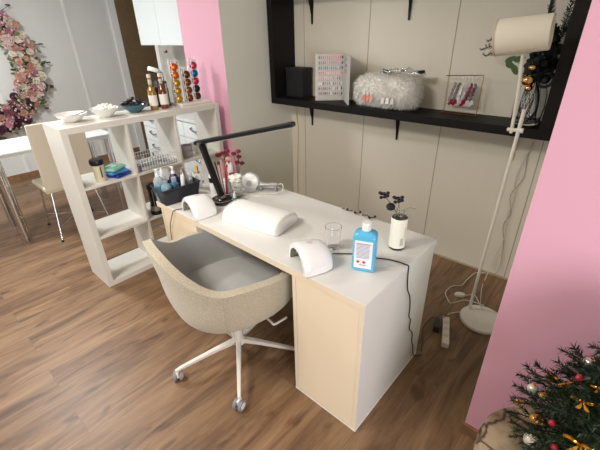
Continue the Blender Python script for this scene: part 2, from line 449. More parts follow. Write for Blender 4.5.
# nail colour chart
t = thing('nail_colour_chart', 'open folding chart of nail polish colour samples on the wall shelf', 'colour chart', (-1.26, 1.5, SZ))
A_ = Vector((-1.415, 1.455, 0)); F_ = Vector((-1.255, 1.6, 0)); E_ = Vector((-1.085, 1.42, 0))
def board(p, q_, z0, z1, th=.006):
    d_ = (q_-p); n_ = Vector((-d_.y, d_.x, 0)).normalized()*th
    b = B(); vs = []
    for z in (z0, z1):
        for r_ in (p, q_, q_+n_, p+n_): vs.append(b.bm.verts.new((r_.x, r_.y, z)))
    for qd in ((3, 2, 1, 0), (4, 5, 6, 7), (0, 1, 5, 4), (1, 2, 6, 5), (2, 3, 7, 6), (3, 0, 4, 7)): b.f([vs[i] for i in qd])
    return b
CH = M('chart_card', 'd9d4cb', .6)
pa = board(A_, F_, SZ, SZ+.335).build('chart_panel', CH, t, world=True)
pb = board(F_, E_, SZ, SZ+.335).build('chart_panel', M('chart_card_flap', 'c9c6c2', .6), t, world=True)
board(A_-(F_-A_).normalized()*.006, A_, SZ, SZ+.345, .012).build('spine', M('chart_spine', 'e4e0d8', .5), t, world=True)
pal = dict(k='2b2430', r='b0202c', p='c85a68', o='d8795a', n='c99a80', g='6f6a78', w='e9ded0', m='8a4a4e', b='3c3c4e', t='a5806a')
pk = list(pal); pm = [M('nail_sample_'+k, pal[k], .2) for k in pk]
rows = ['kmmpmrrrrrrk', 'kmkrprrkrrpk', 'kbgkbgkbkgkb', 'tpptnnpopopo', 'nopnntomnkkn', 'wwktgmwkmtgw', 'ktmktmtwtmwk', 'tmtkmtwtkmtk']
dd = (F_-A_); L_ = dd.length; dn = dd.normalized(); nn = Vector((dd.y, -dd.x, 0)).normalized()
for i, rw in enumerate(rows):
    b = B(); z = SZ+.312-.037*i
    for j, ch in enumerate(rw):
        b.mi = pk.index(ch); c = A_+dn*(.022+(L_-.04)*j/11.)+nn*.0005
        vs = []
        for k in range(8):
            a = 2*PI*k/8; p = c+dn*.0062*math.cos(a)+Vector((0, 0, z+.0125*math.sin(a)))
            vs.append(p)
        b.f([b.bm.verts.new(p+nn*.0015) for p in vs]); lo = [b.bm.verts.new(p) for p in vs]; hi = [b.bm.verts.new(p+nn*.0015) for p in vs]
        for k in range(8): b.f([lo[k], lo[(k+1) % 8], hi[(k+1) % 8], hi[k]])
    b.build('sample_row', pm, pa, world=True)
    B().box(0, L_-.03, -.0012, 0, z-.019, z-.0165, Matrix.Translation(A_+dn*.015) @ Matrix.Rotation(math.atan2(dd.y, dd.x), 4, 'Z')).build('row_line', M('row_line_grey', 'b9b2a8', .6), pa, world=True)
d2 = (E_-F_).normalized(); n2 = Vector((d2.y, -d2.x, 0))
b = B()
for i in range(3):
    for j in range(2):
        b.mi = pk.index('k' if (i+j) % 2 else 'm'); c = F_+d2*(.05+.06*j)+n2*.001+Vector((0, 0, SZ+.30-.04*i)); b.f([b.bm.verts.new(c+d2*.011*math.cos(2*PI*k/8)+Vector((0, 0, .013*math.sin(2*PI*k/8)))) for k in range(8)])
b.build('sample_group', pm, pb, world=True)

# fluffy cushion bag
t = thing('fluffy_white_pouch', 'shaggy white faux fur pouch on the wall shelf', 'pouch', (-.80, 1.50, SZ))
cx, cy, cz = -.815, 1.495, SZ+.110
b = B()
b.ball((0, 0, 0), 1, 28)
for v in b.bm.verts:
    x, y, z = v.co
    k = (abs(x)**3.2+abs(y)**2.2+abs(z)**3)**(-1/2.8) if (abs(x)+abs(y)+abs(z)) > 0 else 1
    v.co = Vector((cx+x*k*.232, cy+y*k*.078, cz+z*k*.098))
tips = [(f.calc_center_median().copy(), f.normal.copy(), f.calc_area()) for f in b.bm.faces]
bmesh.ops.recalc_face_normals(b.bm, faces=b.bm.faces); b.bm.normal_update()
tips = [(f.calc_center_median().copy(), f.normal.copy(), f.calc_area(), [v.co.copy() for v in f.verts]) for f in b.bm.faces]
FUR = M('white_faux_fur', 'fffaf1', .95, sheen=.8)
b.build('pouch_body', FUR, t, world=True, smooth=True)
b = B()
for _ in range(1):
    for _ in range(5200):
        u = Vector((random.gauss(0, 1), random.gauss(0, 1), random.gauss(0, 1))).normalized()
        if u.y > .6: continue
        k = (abs(u.x)**3.2+abs(u.y)**2.2+abs(u.z)**3)**(-1/2.8)
        p = Vector((cx+u.x*k*.232, cy+u.y*k*.078, cz+u.z*k*.098))*1.0
        n = Vector((u.x*k/.232, u.y*k/.078, u.z*k/.098)).normalized()
        p -= n*.004
        d_ = (n+Vector((random.gauss(0, .45), random.gauss(0, .35), random.gauss(-.1, .45)))).normalized(); L = random.uniform(.022, .055)
        if p.z < SZ+.03: L *= .6
        s1 = d_.orthogonal().normalized(); q1 = p+d_*L*.55+s1*random.uniform(-.003, .003); q2 = p+d_*L+Vector((0, 0, -L*.25))
        q2.z = max(q2.z, SZ+.001) if q2.y > 1.385 else q2.z; q1.z = max(q1.z, SZ+.001); q2.y = min(q2.y, 1.63); q1.y = min(q1.y, 1.63)
        w_ = .0019; s2 = d_.cross(s1)
        A3 = [b.bm.verts.new(p+w_*(math.cos(a)*s1+math.sin(a)*s2)) for a in (0, 2.1, 4.2)]
        B3 = [b.bm.verts.new(q1+w_*.8*(math.cos(a)*s1+math.sin(a)*s2)) for a in (0, 2.1, 4.2)]
        T = b.bm.verts.new(q2)
        for k in range(3): b.f([A3[k], A3[(k+1) % 3], B3[(k+1) % 3], B3[k]]); b.f([B3[k], B3[(k+1) % 3], T])
o = b.build('fur', FUR, t, world=True, smooth=True, auto=False); o['kind'] = 'stuff'
# foil packet on top
t = thing('foil_packet', 'shiny silver packet with dark tips lying on top of the fluffy pouch', 'packet', (-.70, 1.48, SZ+.222))
b = B(); n = 14
for i in range(n+1):
    x = -.15+.29*i/n; zz = .012*math.sin(i*1.7)+.004*math.cos(i*3.1)
    for j in range(5): b.bm.verts.new((x, -.045+.0225*j+.004*math.sin(i*2.2), .012+zz*.5+.008*math.sin(j*1.5+i)+.022*math.sin(PI*i/n)))
b.bm.verts.ensure_lookup_table(); v = b.bm.verts
for i in range(n):
    for j in range(4): b.f([v[i*5+j], v[(i+1)*5+j], v[(i+1)*5+j+1], v[i*5+j+1]])
b.build('foil', M('silver_foil', 'e4e8ea', .22, .85), t, smooth=True, auto=False, solid=.006)
B().obox((-.13, -.005, .02), (.035, .05, .018), (0, .2, .5)).build('dark_tip', BLACKP, t, bevel=.003)
B().obox((.12, .0, .022), (.03, .05, .018), (0, -.3, -.4)).build('dark_tip', BLACKP, t, bevel=.003)
# samples clipped on the pouch
t = thing('nail_sample_set', 'pink and clear nail tip samples stuck to the front of the fluffy pouch', 'nail samples', (-.815, 1.392, SZ+.052))
for i, (x, col_) in enumerate(((-.117, 'e07a6c'), (-.09, 'e88a7c'), (-.062, 'e9a49a'), (.03, 'e8e3dc'), (.065, 'efeae4'), (.10, 'dcd6cf'))):
    b = B(); z = .018 if i < 3 else .012
    b.prism([(-.011, -.02), (.011, -.02), (.012, .006), (.006, .022), (-.006, .022), (-.012, .006)], -.002, .002, Matrix.Translation((x, 0, z)) @ Matrix.Rotation(PI/2-.2, 4, 'X'))
    b.build('nail_tip', M('tip_%d' % i, col_, .2), t, bevel=.001)
    if i < 3: B().obox((x, -.002, z+.033), (.010, .003, .022), (-.2, 0, 0)).build('tip_holder', M('tip_clear', 'efe8e2', .25), t)

# rose gold rack with hanging samples
t = thing('sample_rack', 'small rose gold wire rack standing on the wall shelf', 'rack', (-.31, 1.55, SZ))
b = B()
xl, xr = -.435, -.222
for y in (1.545, 1.60): b.tube(spline([(xl, y, SZ+.004), (xr-.0, y, SZ+.004)]), .003, 6)
for x in (xl, xr): b.tube([(x, 1.545, SZ+.004), (x, 1.60, SZ+.004)], .003, 6)
b.build('base_frame', BRASS, t, world=True, smooth=True)
B().tube([(xr, 1.572, SZ+.006), (xr-.0, 1.572, SZ+.235)], .0028, 6).tube([(xr-.0, 1.572, SZ+.235), (xl-.012, 1.572, SZ+.222)], .0028, 6).tube([(xl+.012, 1.572, SZ+.004), (xl+.012, 1.572, SZ+.224)], .0012, 6).build('hanging_rail', BRASS, t, world=True, smooth=True)
t2cols = [('9a8f92', 'c9c4c4'), ('7c7176', 'b9b2b4'), ('ececea', 'd9d4d0'), ('c8c2c0', 'a12238'), ('8d3a48', 'e6e2de'), ('6e666c', 'f0efec')]
for i, (ca, cb) in enumerate(t2cols):
    x0 = -.365+.021*i
    t2 = thing('nail_sample_strand', ['grey nail sample strand at the left end of the rose gold rack', 'dark grey nail sample strand second from left on the rose gold rack', 'white nail sample strand third from left on the rose gold rack', 'crimson tipped nail sample strand fourth from left on the rose gold rack', 'wine red topped nail sample strand fifth from left on the rose gold rack', 'white tipped nail sample strand at the right end of the rose gold rack'][i], 'nail samples', (x0, 1.572, SZ+.226), group='nail sample strands on the rack')
    B().tube([(0, 0, .002), (0, 0, -.03)], .0011, 5).tube([(.004*math.cos(a), 0, .004*math.sin(a)) for a in [k*PI/4 for k in range(8)]], .001, 5, closed=True).build('hook', CHROME, t2, smooth=True)
    b = B(); sp_ = (i-3)*.011
    for k in range(5):
        b.obox((-.012-sp_*.0-.004*k+(i-2)*.004, -.004*k+.006, -.055-.022*k), (.016, .005, .030), (.25+random.uniform(-.3,.3), .45-.12*i+random.uniform(-.3,.3), random.uniform(-.5,.5)))
    b.build('nail_tips', M('strand_'+ca, ca, .25), t2, bevel=.001)
    b = B()
    for k in range(3): b.obox((-.016+(i-2)*.004-.008*k+.006, -.012+.006*k, -.150-.008*k), (.017, .006, .026), (.2, .5*k-.4, .3))
    b.build('end_tips', M('strand_end_'+cb, cb if i not in (0, 1) else 'a5283c', .25), t2, bevel=.001)

# glass vase with twigs, dark bouquet
t = thing('glass_vase', 'tall clear glass vase of black twigs at the right end of the wall shelf', 'vase', (.065, 1.50, SZ))
b = B().lathe([(0, .004), (.062, .004), (.072, .02), (.078, .09), (.074, .16), (.058, .21), (.052, .235), (.056, .245), (.053, .245), (.049, .235), (.055, .208), (.070, .16), (.074, .09), (.068, .024), (.058, .012), (0, .012)], 32)
b.build('vase_glass', GLASS, t, smooth=True)
b = B()
for i in range(34):
    a = random.uniform(0, 2*PI); r0 = random.uniform(.02, .055); r1 = random.uniform(.0, .04); a2 = a+random.uniform(1.5, 3)
    b.tube(spline([(r0*math.cos(a), r0*math.sin(a), .016), (.045*math.cos(a+1), .045*math.sin(a+1), .10), (r1*math.cos(a2), r1*math.sin(a2), .24)], 4), .0016, 5)
b.build('twigs', M('black_twig', '1a1b1c', .6), t, smooth=True)
t = thing('dark_bouquet', 'dark dried bouquet with feathers and gold baubles standing in the glass vase', 'bouquet', (.065, 1.50, SZ+.25))
DKF = M('blackish_green_petals', '14201c', .7, var=.3, vscale=40)
b = B()
for i in range(420):
    a = random.uniform(0, 2*PI); ph = random.uniform(-.2, 1.5); R = random.uniform(.05, .10)
    c = Vector((.012+R*math.cos(a)*math.cos(ph)*.72, -.01+R*math.sin(a)*math.cos(ph)*.8, .03+R*math.sin(ph)*2.1))
    b.obox(c, (random.uniform(.02, .04), .002, random.uniform(.015, .03)), (random.uniform(0, 3), random.uniform(0, 3), random.uniform(0, 3)))
b.build('flower_mass', DKF, t)
def feather(p0, dirv, L, n=110, w_=.034):
    b = B(); d_ = Vector(dirv).normalized(); s_ = d_.orthogonal().normalized(); pts = [Vector(p0)+d_*L*k/8+Vector((0, 0, -.25*L*(k/8)**2)) for k in range(9)]
    b.tube(pts, .0014, 5)
    for k in range(n):
        u = .15+.85*k/n; i = min(int(u*8), 7); p = pts[i].lerp(pts[i+1], u*8-i)
        rr = random.uniform(0, 2*PI); q_ = (s_*math.cos(rr)+d_.cross(s_)*math.sin(rr))
        e_ = p+(d_*.6+q_).normalized()*w_*random.uniform(.6, 1.1)*(1-.4*u)
        b.tube([p, (p+e_)/2+Vector((0, 0, -.002)), e_], .0012, 3)
    return b
FE = M('dark_green_feather', '1f2b28', .8)
for p0, dv_, L in (((-.02, 0, .16), (-1, -.1, .30), .27), ((-.02, .01, .14), (-1, -.15, .22), .29), ((-.01, .0, .13), (-1, .0, .12), .28), ((-.01, .0, .15), (-1, -.05, .42), .25), ((.05, .02, .14), (.25, -.1, 1), .25), ((.06, 0, .16), (.05, -.05, 1), .24), ((.04, 0, .16), (.45, -.15, .9), .2), ((.03, 0, .14), (-.2, 0, 1), .26)):
    feather(p0, dv_, L).build('feather', FE, t, smooth=False)
LF = M('olive_green_leaf', '3f5a2a', .5)
b = B()
for p, r_ in (((-.125, -.05, .052), .4), ((-.098, -.055, .030), 1.0), ((-.09, -.05, .085), -.3), ((-.135, -.04, .080), -.6)):
    m = Matrix.Translation(p) @ Matrix.Rotation(r_, 4, 'Y') @ Matrix.Rotation(PI/2, 4, 'X')
    b.prism([(.028*math.cos(a), .015*math.sin(a)*(1-.3*math.cos(a))) for a in [k*PI/6 for k in range(12)]], -.001, .001, m)
b.tube([(0, 0, 0), (-.06, -.03, .05), (-.14, -.04, .085)], .0015, 5)
b.build('leaves', LF, t)
for p, r_ in (((-.012, -.075, .048), .021), ((-.018, -.085, -.012), .036), ((-.008, -.08, -.052), .020)):
    B().ball(p, r_, 20, .8).build('gold_bauble', M('gold_bauble_metal', 'e8b878', .12, 1), t, smooth=True, auto=False)
B().tube([(.055+.034*math.cos(a), -.06, -.01+.034*math.sin(a)) for a in [k*PI/10 for k in range(20)]], .008, 8, closed=True).ball((.055, -.055, -.01), .022, 16).build('black_medallion', BLACKP, t, smooth=True)

# ------------------------------------------------------------------ floor lamp
LX, LY = .10, 1.13
t = thing('floor_lamp', 'slim cream floor lamp with drum shade standing by the pink wall', 'lamp', (.19, 1.09, 0))
B().lathe([(0, 0), (.122, 0), (.126, .006), (.126, .016), (.122, .022), (0, .024)], 48).build('base', LAMPW, t, smooth=True)
B().cyl((LX, LY, .022), (LX+.022, LY-.01, 1.24), .009, n=16).lathe([(.015, .022), (.015, .035), (.009, .045)], 16, (LX, LY, 0)).build('pole', LAMPW, t, world=True, smooth=True)
B().tube(spline([(LX-.010, LY-.01, 1.125), (LX-.018, LY-.02, 1.30), (LX-.034, LY-.04, 1.48), (LX-.036, LY-.045, 1.56)], 4), .008, 10).build('upper_rod', LAMPW, t, world=True, smooth=True)
B().cyl((LX-.03, LY-.008, 1.14), (LX+.03, LY-.012, 1.142), .009, n=12).cyl((LX+.028, LY-.012, 1.142), (LX+.04, LY-.012, 1.142), .012, n=12).build('clamp', LAMPW, t, world=True, smooth=True)
# drum shade lying on its side
p0, p1 = Vector((-.052, 1.075, 1.541)), Vector((.155, 1.09, 1.562))
dvec = (p1-p0); m = Matrix.Translation(p0) @ dvec.to_track_quat('Z', 'Y').to_matrix().to_4x4(); L = dvec.length
o = B().lathe([(.075, 0), (.076, .004), (.070, L-.004), (.069, L), (.066, L), (.072, .004), (.072, 0), (.075, 0)], 40, mat=m).build('shade', SHADE, t, world=True, smooth=True)
B().lathe([(.0765, -.002), (.0775, .002), (.0765, .007), (.075, .002), (.0765, -.002)], 40, mat=m).build('shade_rim', M('shade_rim_cream', 'cfc0a6', .6), o, world=True, smooth=True)
B().lathe([(0, .05), (.018, .052), (.02, .10), (.014, .12), (0, .122)], 16, mat=m).build('bulb_socket', LAMPW, o, world=True, smooth=True)

# ------------------------------------------------------------------ cables and power strip
CW = M('white_cable', 'd8cfc0', .5); CB = M('black_cable', '151515', .5)
def cable(name, label, pts, r, mat, k=6, **kw):
    o = B().tube(spline(pts, k), r, 8).build(name, mat, smooth=True, auto=False); tag(o, label, 'cable'); return o
cable('lamp_cable', 'white cord coiling across the floor from the floor lamp base', [(.16, 1.21, .026), (.10, 1.235, .004), (.04, 1.21, .004), (-.01, 1.13, .004), (-.05, 1.16, .004), (-.085, 1.22, .004), (-.075, 1.31, .004), (-.03, 1.36, .004), (-.025, 1.46, .004), (-.005, 1.58, .004), (.05, 1.615, .004)], .0035, CW)
t = thing('cord_switch', 'white oval foot switch lying on the floor in a cord by the lamp', 'switch', (.0, 1.245, 0), .5)
B().lathe([(0, 0), (.032, 0), (.036, .008), (.03, .018), (0, .021)], 24, sx=1, sy=.62).build('switch_body', LAMPW, t, smooth=True)
B().lathe([(0, .018), (.011, .018), (.011, .023), (0, .024)], 16).build('button', LAMPW, t, smooth=True)
cable('switch_cord', 'white cord through the oval foot switch', [(.155, 1.18, .026), (.075, 1.31, .004), (.05, 1.29, .004), (.033, 1.262, .009)], .0033, CW)
cable('hanging_cable', 'thin white twin cord hanging from the shelf to the floor beside the lamp', [(.12, 1.625, 1.045), (.118, 1.628, .97), (.09, 1.625, .85), (.075, 1.63, .72), (.095, 1.625, .6), (.085, 1.63, .48), (.10, 1.62, .3), (.075, 1.60, .12), (.07, 1.54, .004), (.085, 1.42, .004), (.135, 1.24, .0045), (.17, 1.16, .027)], .0026, CW)
cable('hanging_cable', 'thin white looping cord hanging on the wall right of the lamp pole', [(.13, 1.63, 1.045), (.105, 1.63, .9), (.115, 1.632, .75), (.07, 1.63, .62), (.10, 1.63, .50), (.075, 1.632, .40), (.11, 1.63, .25), (.12, 1.62, .06), (.09, 1.60, .006)], .0018, M('grey_cord', '9c9488', .5))
cable('hanging_cable', 'thin pale cord running down the alcove wall in the left corner', [(-1.77, 1.632, 1.045), (-1.79, 1.632, .92), (-1.775, 1.632, .75), (-1.79, 1.632, .55), (-1.80, 1.632, .3), (-1.80, 1.632, .01)], .003, M('cream_cord', 'ddd0ae', .5))
t = thing('power_strip', 'white power strip lying on the floor behind the desk end', 'power strip', (.062, .85, 0), math.radians(21))
B().box(-.019, .019, -.125, .105, 0, .035).build('housing', M('power_strip_white', 'e6dfd0', .45), t, bevel=.004)
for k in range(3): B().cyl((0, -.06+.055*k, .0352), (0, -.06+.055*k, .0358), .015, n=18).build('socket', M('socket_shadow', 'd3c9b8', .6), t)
B().box(-.017, -.006, .085, .10, .035, .038).build('rocker_switch', M('orange_switch', 'd98a6a', .3), t)
cable('strip_cord', 'white cord joining the power strip to the lamp base area', [(.02, .985, .018), (.02, 1.02, .006), (.045, 1.06, .004), (.09, 1.11, .004), (.125, 1.19, .0045)], .0035, CW)
t = thing('power_adapter', 'black plug adapter on the left side of the power strip', 'adapter', (.005, .86, 0), math.radians(18))
B().box(-.018, .018, -.05, .035, .0, .045).build('adapter_body', DGREY, t, bevel=.005)
B().box(-.012, .012, .035, .055, .012, .034).build('plug_neck', DGREY, t, bevel=.003)
cable('adapter_cable', 'thin black lead from the adapter to the back corner of the desk', [(-.02, .91, .02), (-.05, .91, .006), (-.05, .80, .004), (.0, .68, .004), (.02, .62, .004)], .002, CB)
cable('nail_lamp_cable', 'black cable running from the nail lamp over the desk end to the floor', [(-.285, .185, .728), (-.262, .215, .724), (-.20, .262, .723), (-.145, .275, .723), (-.09, .305, .723), (-.045, .318, .723), (-.012, .318, .724), (.006, .318, .722), (.0075, .318, .69), (.0075, .335, .60), (.0075, .375, .53), (.0075, .395, .46), (.0075, .40, .40), (.0075, .425, .36), (.0075, .43, .30), (.0075, .475, .24), (.0075, .49, .17), (.0075, .515, .12), (.008, .53, .06), (.012, .56, .012), (.03, .60, .004)], .0026, CB, k=5)
cable('organiser_cable', 'thin dark cable drooping over the far front edge of the desk', [(-1.20, .06, .722), (-1.225, .01, .724), (-1.24, -.010, .715), (-1.275, -.012, .66), (-1.31, -.010, .60), (-1.33, -.006, .54), (-1.34, -.006, .44), (-1.345, -.006, .2), (-1.35, -.01, .003)], .0022, M('brown_cable', '3a3230', .5))

# ------------------------------------------------------------------ things on the desk
def nail_lamp(label, loc, rz):
    # arch: opening looks along local -Y
    t = thing('nail_lamp', label, 'nail lamp', loc, rz, 'white arched nail lamps on the desk')
    b = B(); n = 22; prof2 = []
    D0, D1 = -.062, .075
    ys = [(D0, .93), (D0+.008, .985), (D0+.03, 1.0), (0, .985), (.035, .94), (.058, .86), (.07, .76), (D1, .66)]
    outer = []
    for y, s_ in ys:
        outer.append([b.bm.verts.new((.096*s_*math.cos(PI*k/n), y, .002+(.100*s_)*math.sin(PI*k/n)**.9)) for k in range(n+1)])
    for A, C_ in zip(outer, outer[1:]):
        for k in range(n): b.f([A[k], A[k+1], C_[k+1], C_[k]])
    b.f(outer[-1])
    inner = [[b.bm.verts.new((.073*s_*math.cos(PI*k/n), y, .002+(.076*s_)*math.sin(PI*k/n)**.9)) for k in range(n+1)] for y, s_ in ((D0, 1), (D0+.10, .92))]
    for k in range(n):
        b.f([outer[0][k], inner[0][k], inner[0][k+1], outer[0][k+1]])
    b.f([outer[0][0], inner[0][0], inner[0][0]]) if False else None
    b.build('housing', PLASW, t, smooth=True)
    b = B(); inn = [[b.bm.verts.new((.073*s_*math.cos(PI*k/n), y, .002+(.076*s_)*math.sin(PI*k/n)**.9)) for k in range(n+1)] for y, s_ in ((D0, 1), (D0+.10, .92))]
    for k in range(n): b.f([inn[0][k], inn[1][k], inn[1][k+1], inn[0][k+1]])
    b.f(inn[1])
    b.build('reflector', M('dull_mirror_liner', '8d8a80', .3, .8), t, smooth=True)
    b = B()
    for i in range(7):
        a = PI*(i+1)/8
        for y in (-.035, -.005): b.ball((.069*math.cos(a), y, .072*math.sin(a)), .004, 8)
    b.build('led_beads', M('led_bead', 'e8e2c0', .3), t, smooth=True)
    B().lathe([(0, .100), (.010, .1), (.011, .1022), (0, .103)], 20, (0, -.005, 0)).build('button', M('button_grey', 'd0cfcb', .3), t, smooth=True)
    return t
nail_lamp('white arched nail lamp near the front edge, between the armchair and blue bottle', (-.322, .080, DH), math.radians(-26))
nail_lamp('white arched nail lamp beside the black desk lamp base, at the far front edge', (-1.105, .070, DH), math.radians(-12))

# hand rest cushion
t = thing('hand_rest_cushion', 'white padded half round hand rest cushion in the middle of the desk', 'cushion', (-.775, .212, DH), math.radians(9))
b = B(); n = 20; secs = []
for x, s_ in ((-.178, .80), (-.172, .90), (-.16, .965), (-.13, 1), (0, 1.0), (.13, 1), (.16, .965), (.172, .90), (.178, .80)):
    ring = []
    for k in range(n+1):
        a = PI*k/n; ring.append(b.bm.verts.new((x, .105*s_*math.cos(a), .012+.064*s_*math.sin(a)**.85)))
    ring.append(b.bm.verts.new((x, -.102*s_, .001))); ring.append(b.bm.verts.new((x, .102*s_, .001)))
    secs.append(ring)
for A, C_ in zip(secs, secs[1:]):
    for k in range(len(A)): b.f([A[k], A[(k+1) % len(A)], C_[(k+1) % len(A)], C_[k]])
b.f(secs[0][::-1]); b.f(secs[-1])
cu = b.build('padding', CUSH, t, smooth=True, auto=False, bevel=.004)
for sx in (-1, 1): B().tube([(sx*.171, .096*math.cos(PI*k/20), .013+.061*math.sin(PI*k/20)**.85) for k in range(21)], .0016, 6).build('piping', M('cushion_piping', 'e4e0d8', .6), cu, smooth=True)

# desk lamp
t = thing('desk_lamp', 'black folding LED desk lamp with a long bar head on the desk', 'lamp', (-1.125, .245, DH))
B().lathe([(0, 0), (.066, 0), (.070, .004), (.070, .012), (.064, .017), (0, .018)], 40).build('base', M('gloss_black', '0c0c0e', .12, coat=.5), t, smooth=True)
b = B()
b.tube([(.060*math.cos(a), .060*math.sin(a), .019) for a in [k*PI/16 for k in range(32)]], .002, 6, closed=True); b.build('base_ring', STEEL, t, smooth=True)
top = Vector((-1.245, .235, 1.04)); bot = Vector((-1.125, .245, .732))
dv_ = (top-bot); m = Matrix.Translation(bot) @ dv_.to_track_quat('Z', 'Y').to_matrix().to_4x4()
B().box(-.017, .017, -.011, .011, 0, dv_.length, m).build('arm', BLACK, t, world=True, bevel=.003)
B().cyl((-1.251, .215, 1.038), (-1.251, .257, 1.038), .012, n=16).cyl((-1.125, .225, .742), (-1.125, .265, .742), .013, n=16).build('hinge', STEEL, t, world=True, smooth=True)
e0 = Vector((-1.30, .235, 1.036)); e1 = Vector((-.67, .375, 1.198)); dv_ = e1-e0
m = Matrix.Translation(e0) @ dv_.to_track_quat('X', 'Z').to_matrix().to_4x4()
hd = B().box(0, dv_.length, -.019, .019, -.011, .013, m).build('light_bar', BLACK, t, world=True, bevel=.006)
B().box(.12, dv_.length-.01, -.014, .014, -.0125, -.0105, m).build('diffuser', M('lamp_diffuser_off', 'd8d6cc', .4), hd, world=True)
B().box(dv_.length-.002, dv_.length+.004, -.015, .015, -.008, .010, m).build('end_cap', DGREY, hd, world=True, bevel=.002)

# tumbler
t = thing('glass_tumbler', 'empty clear glass tumbler standing on the desk', 'glass', (-.325, .243, DH))
B().lathe([(0, .0005), (.027, .0005), (.030, .004), (.036, .095), (.0375, .105), (.0355, .105), (.034, .095), (.028, .016), (.024, .012), (0, .012)], 32).build('glass_body', GLASS, t, smooth=True)

# sanitiser bottle
t = thing('blue_bottle', 'light blue disinfectant bottle with white cap and label on the desk', 'bottle', (-.132, .196, DH), math.radians(22))
def rr(w_, d_, r_, n=5):
    out = []
    for cx_, cy_, a0 in ((w_-r_, d_-r_, 0), (-w_+r_, d_-r_, PI/2), (-w_+r_, -d_+r_, PI), (w_-r_, -d_+r_, 1.5*PI)):
        for k in range(n+1): out.append((cx_+r_*math.cos(a0+k*PI/2/n), cy_+r_*math.sin(a0+k*PI/2/n)))
    return out
def loft(secs_, cap=True):
    b = B(); R = []
    for poly, z in secs_: R.append([b.bm.verts.new((x, y, z)) for x, y in poly])
    for A, C_ in zip(R, R[1:]):
        for k in range(len(A)): b.f([A[k], A[(k+1) % len(A)], C_[(k+1) % len(A)], C_[k]])
    if cap: b.f(R[0][::-1]); b.f(R[-1])
    return b
BW, BD = .0465, .032
loft([(rr(BW-.004, BD-.004, .012), 0), (rr(BW, BD, .013), .004), (rr(BW, BD, .013), .150), (rr(BW-.002, BD-.002, .014), .160), (rr(BW-.010, BD-.008, .014), .169), (rr(.017, .017, .0165), .174), (rr(.014, .014, .0139), .178)]).build('bottle_body', M('sky_blue_plastic', '5db9df', .25, coat=.3), t, smooth=True)
B().lathe([(0, .176), (.0175, .176), (.018, .180), (.0175, .206), (.016, .209), (0, .209)], 28).build('cap', PLASW, t, smooth=True)
lb = B().box(-.036, .034, -BD-.0008, -BD+.0002, .016, .140).build('label_sticker', M('label_white', 'ececf0', .5), t)
b = B()
for k in range(11):
    w_ = random.uniform(.050, .054); b.box(-.029, -.029+w_, -BD-.0013, -BD-.0007, .121-.0058*k, .1232-.0058*k)
b.build('fine_print', M('label_text_grey', '8b8ea0', .6), lb)
b = B(); b.box(-.030, .028, -BD-.0013, -BD-.0007, .1265, .129); b.build('header_line', M('label_header', '5c6a86', .6), lb)
b = B()
for x in (-.020, .004): b.prism([(-.008, 0), (0, -.008), (.008, 0), (0, .008)], 0, .0006, Matrix.Translation((x, -BD-.0008, .045)) @ Matrix.Rotation(PI/2, 4, 'X'))
b.box(-.014, .012, -BD-.0013, -BD-.0007, .030, .033); b.build('hazard_marks', M('hazard_red', 'c0503c', .5), lb)

# white vase with dark flowers
t = thing('reed_vase', 'white wrapped glass vase with small black flowers near the desk end', 'vase', (-.108, .425, DH))
B().lathe([(0, 0), (.033, 0), (.034, .003), (.034, .146), (.031, .153), (.017, .158), (.015, .164), (.015, .184), (.0165, .186), (.013, .186), (.013, .160), (.029, .151), (.031, .02), (0, .012)], 32).build('glass_body', GLASS, t, smooth=True)
wr = B().lathe([(.0344, .010), (.0348, .012), (.0348, .148), (.0344, .150)], 32).build('paper_wrap', M('ivory_paper', 'f3efdf', .7), t, smooth=True)
b = B()
for i in range(6):
    z = .108-.008*i; b.box(-.0005, .0005, -.002, .002, 0, .004, Matrix.Rotation(.15, 4, 'Z') @ Matrix.Translation((.0352, -.012, z)))
for i in range(9): b.box(-.0004, .0004, -.008, .008, 0, .0013, Matrix.Rotation(-.55, 4, 'Z') @ Matrix.Translation((.0352, .0, .06-.004*i)))
b.build('printed_text', M('pale_print', 'a39c86', .7), wr)
b = B()
heads = [(-.125, .06, .205), (-.052, .045, .215), (-.045, .10, .14)]
heads = [(-.082, -.005, .232), (-.012, -.01, .232), (-.040, -.015, .192)]
for h_ in heads: b.tube(spline([(0, 0, .02), (h_[0]*.1, h_[1]*.1, .15), h_], 5), .0022, 6)
b.tube(spline([(0, 0, .1), (.02, .01, .19), (.06, .02, .198)], 4), .0012, 5).tube(spline([(0, 0, .1), (.015, .0, .165), (.048, .01, .165)], 4), .001, 5)
b.build('stems', M('dry_stem', '8a7f68', .7), t, smooth=True)
DK = M('black_flower', '262126', .7)
for h_ in heads[:2]:
    b = B(); m0 = Matrix.Translation(h_)
    for k in range(7):
        a = 2*PI*k/7; c = Vector((.017*math.cos(a), .017*math.sin(a), .009*math.sin(2.3*a)))
        b.ball((0, 0, 0), .0088, 8, .8, m0 @ Matrix.Translation(c))
    b.ball((0, 0, .006), .008, 8, 1, m0)
    b.build('flower_head', DK, t, smooth=True, auto=False)
b = B().ball((heads[2][0], heads[2][1], heads[2][2]), .0195, 18, .85); b.build('seed_head', M('blue_black_seed', '15151f', .6, bump=.6, bscale=300), t, smooth=True, auto=False)

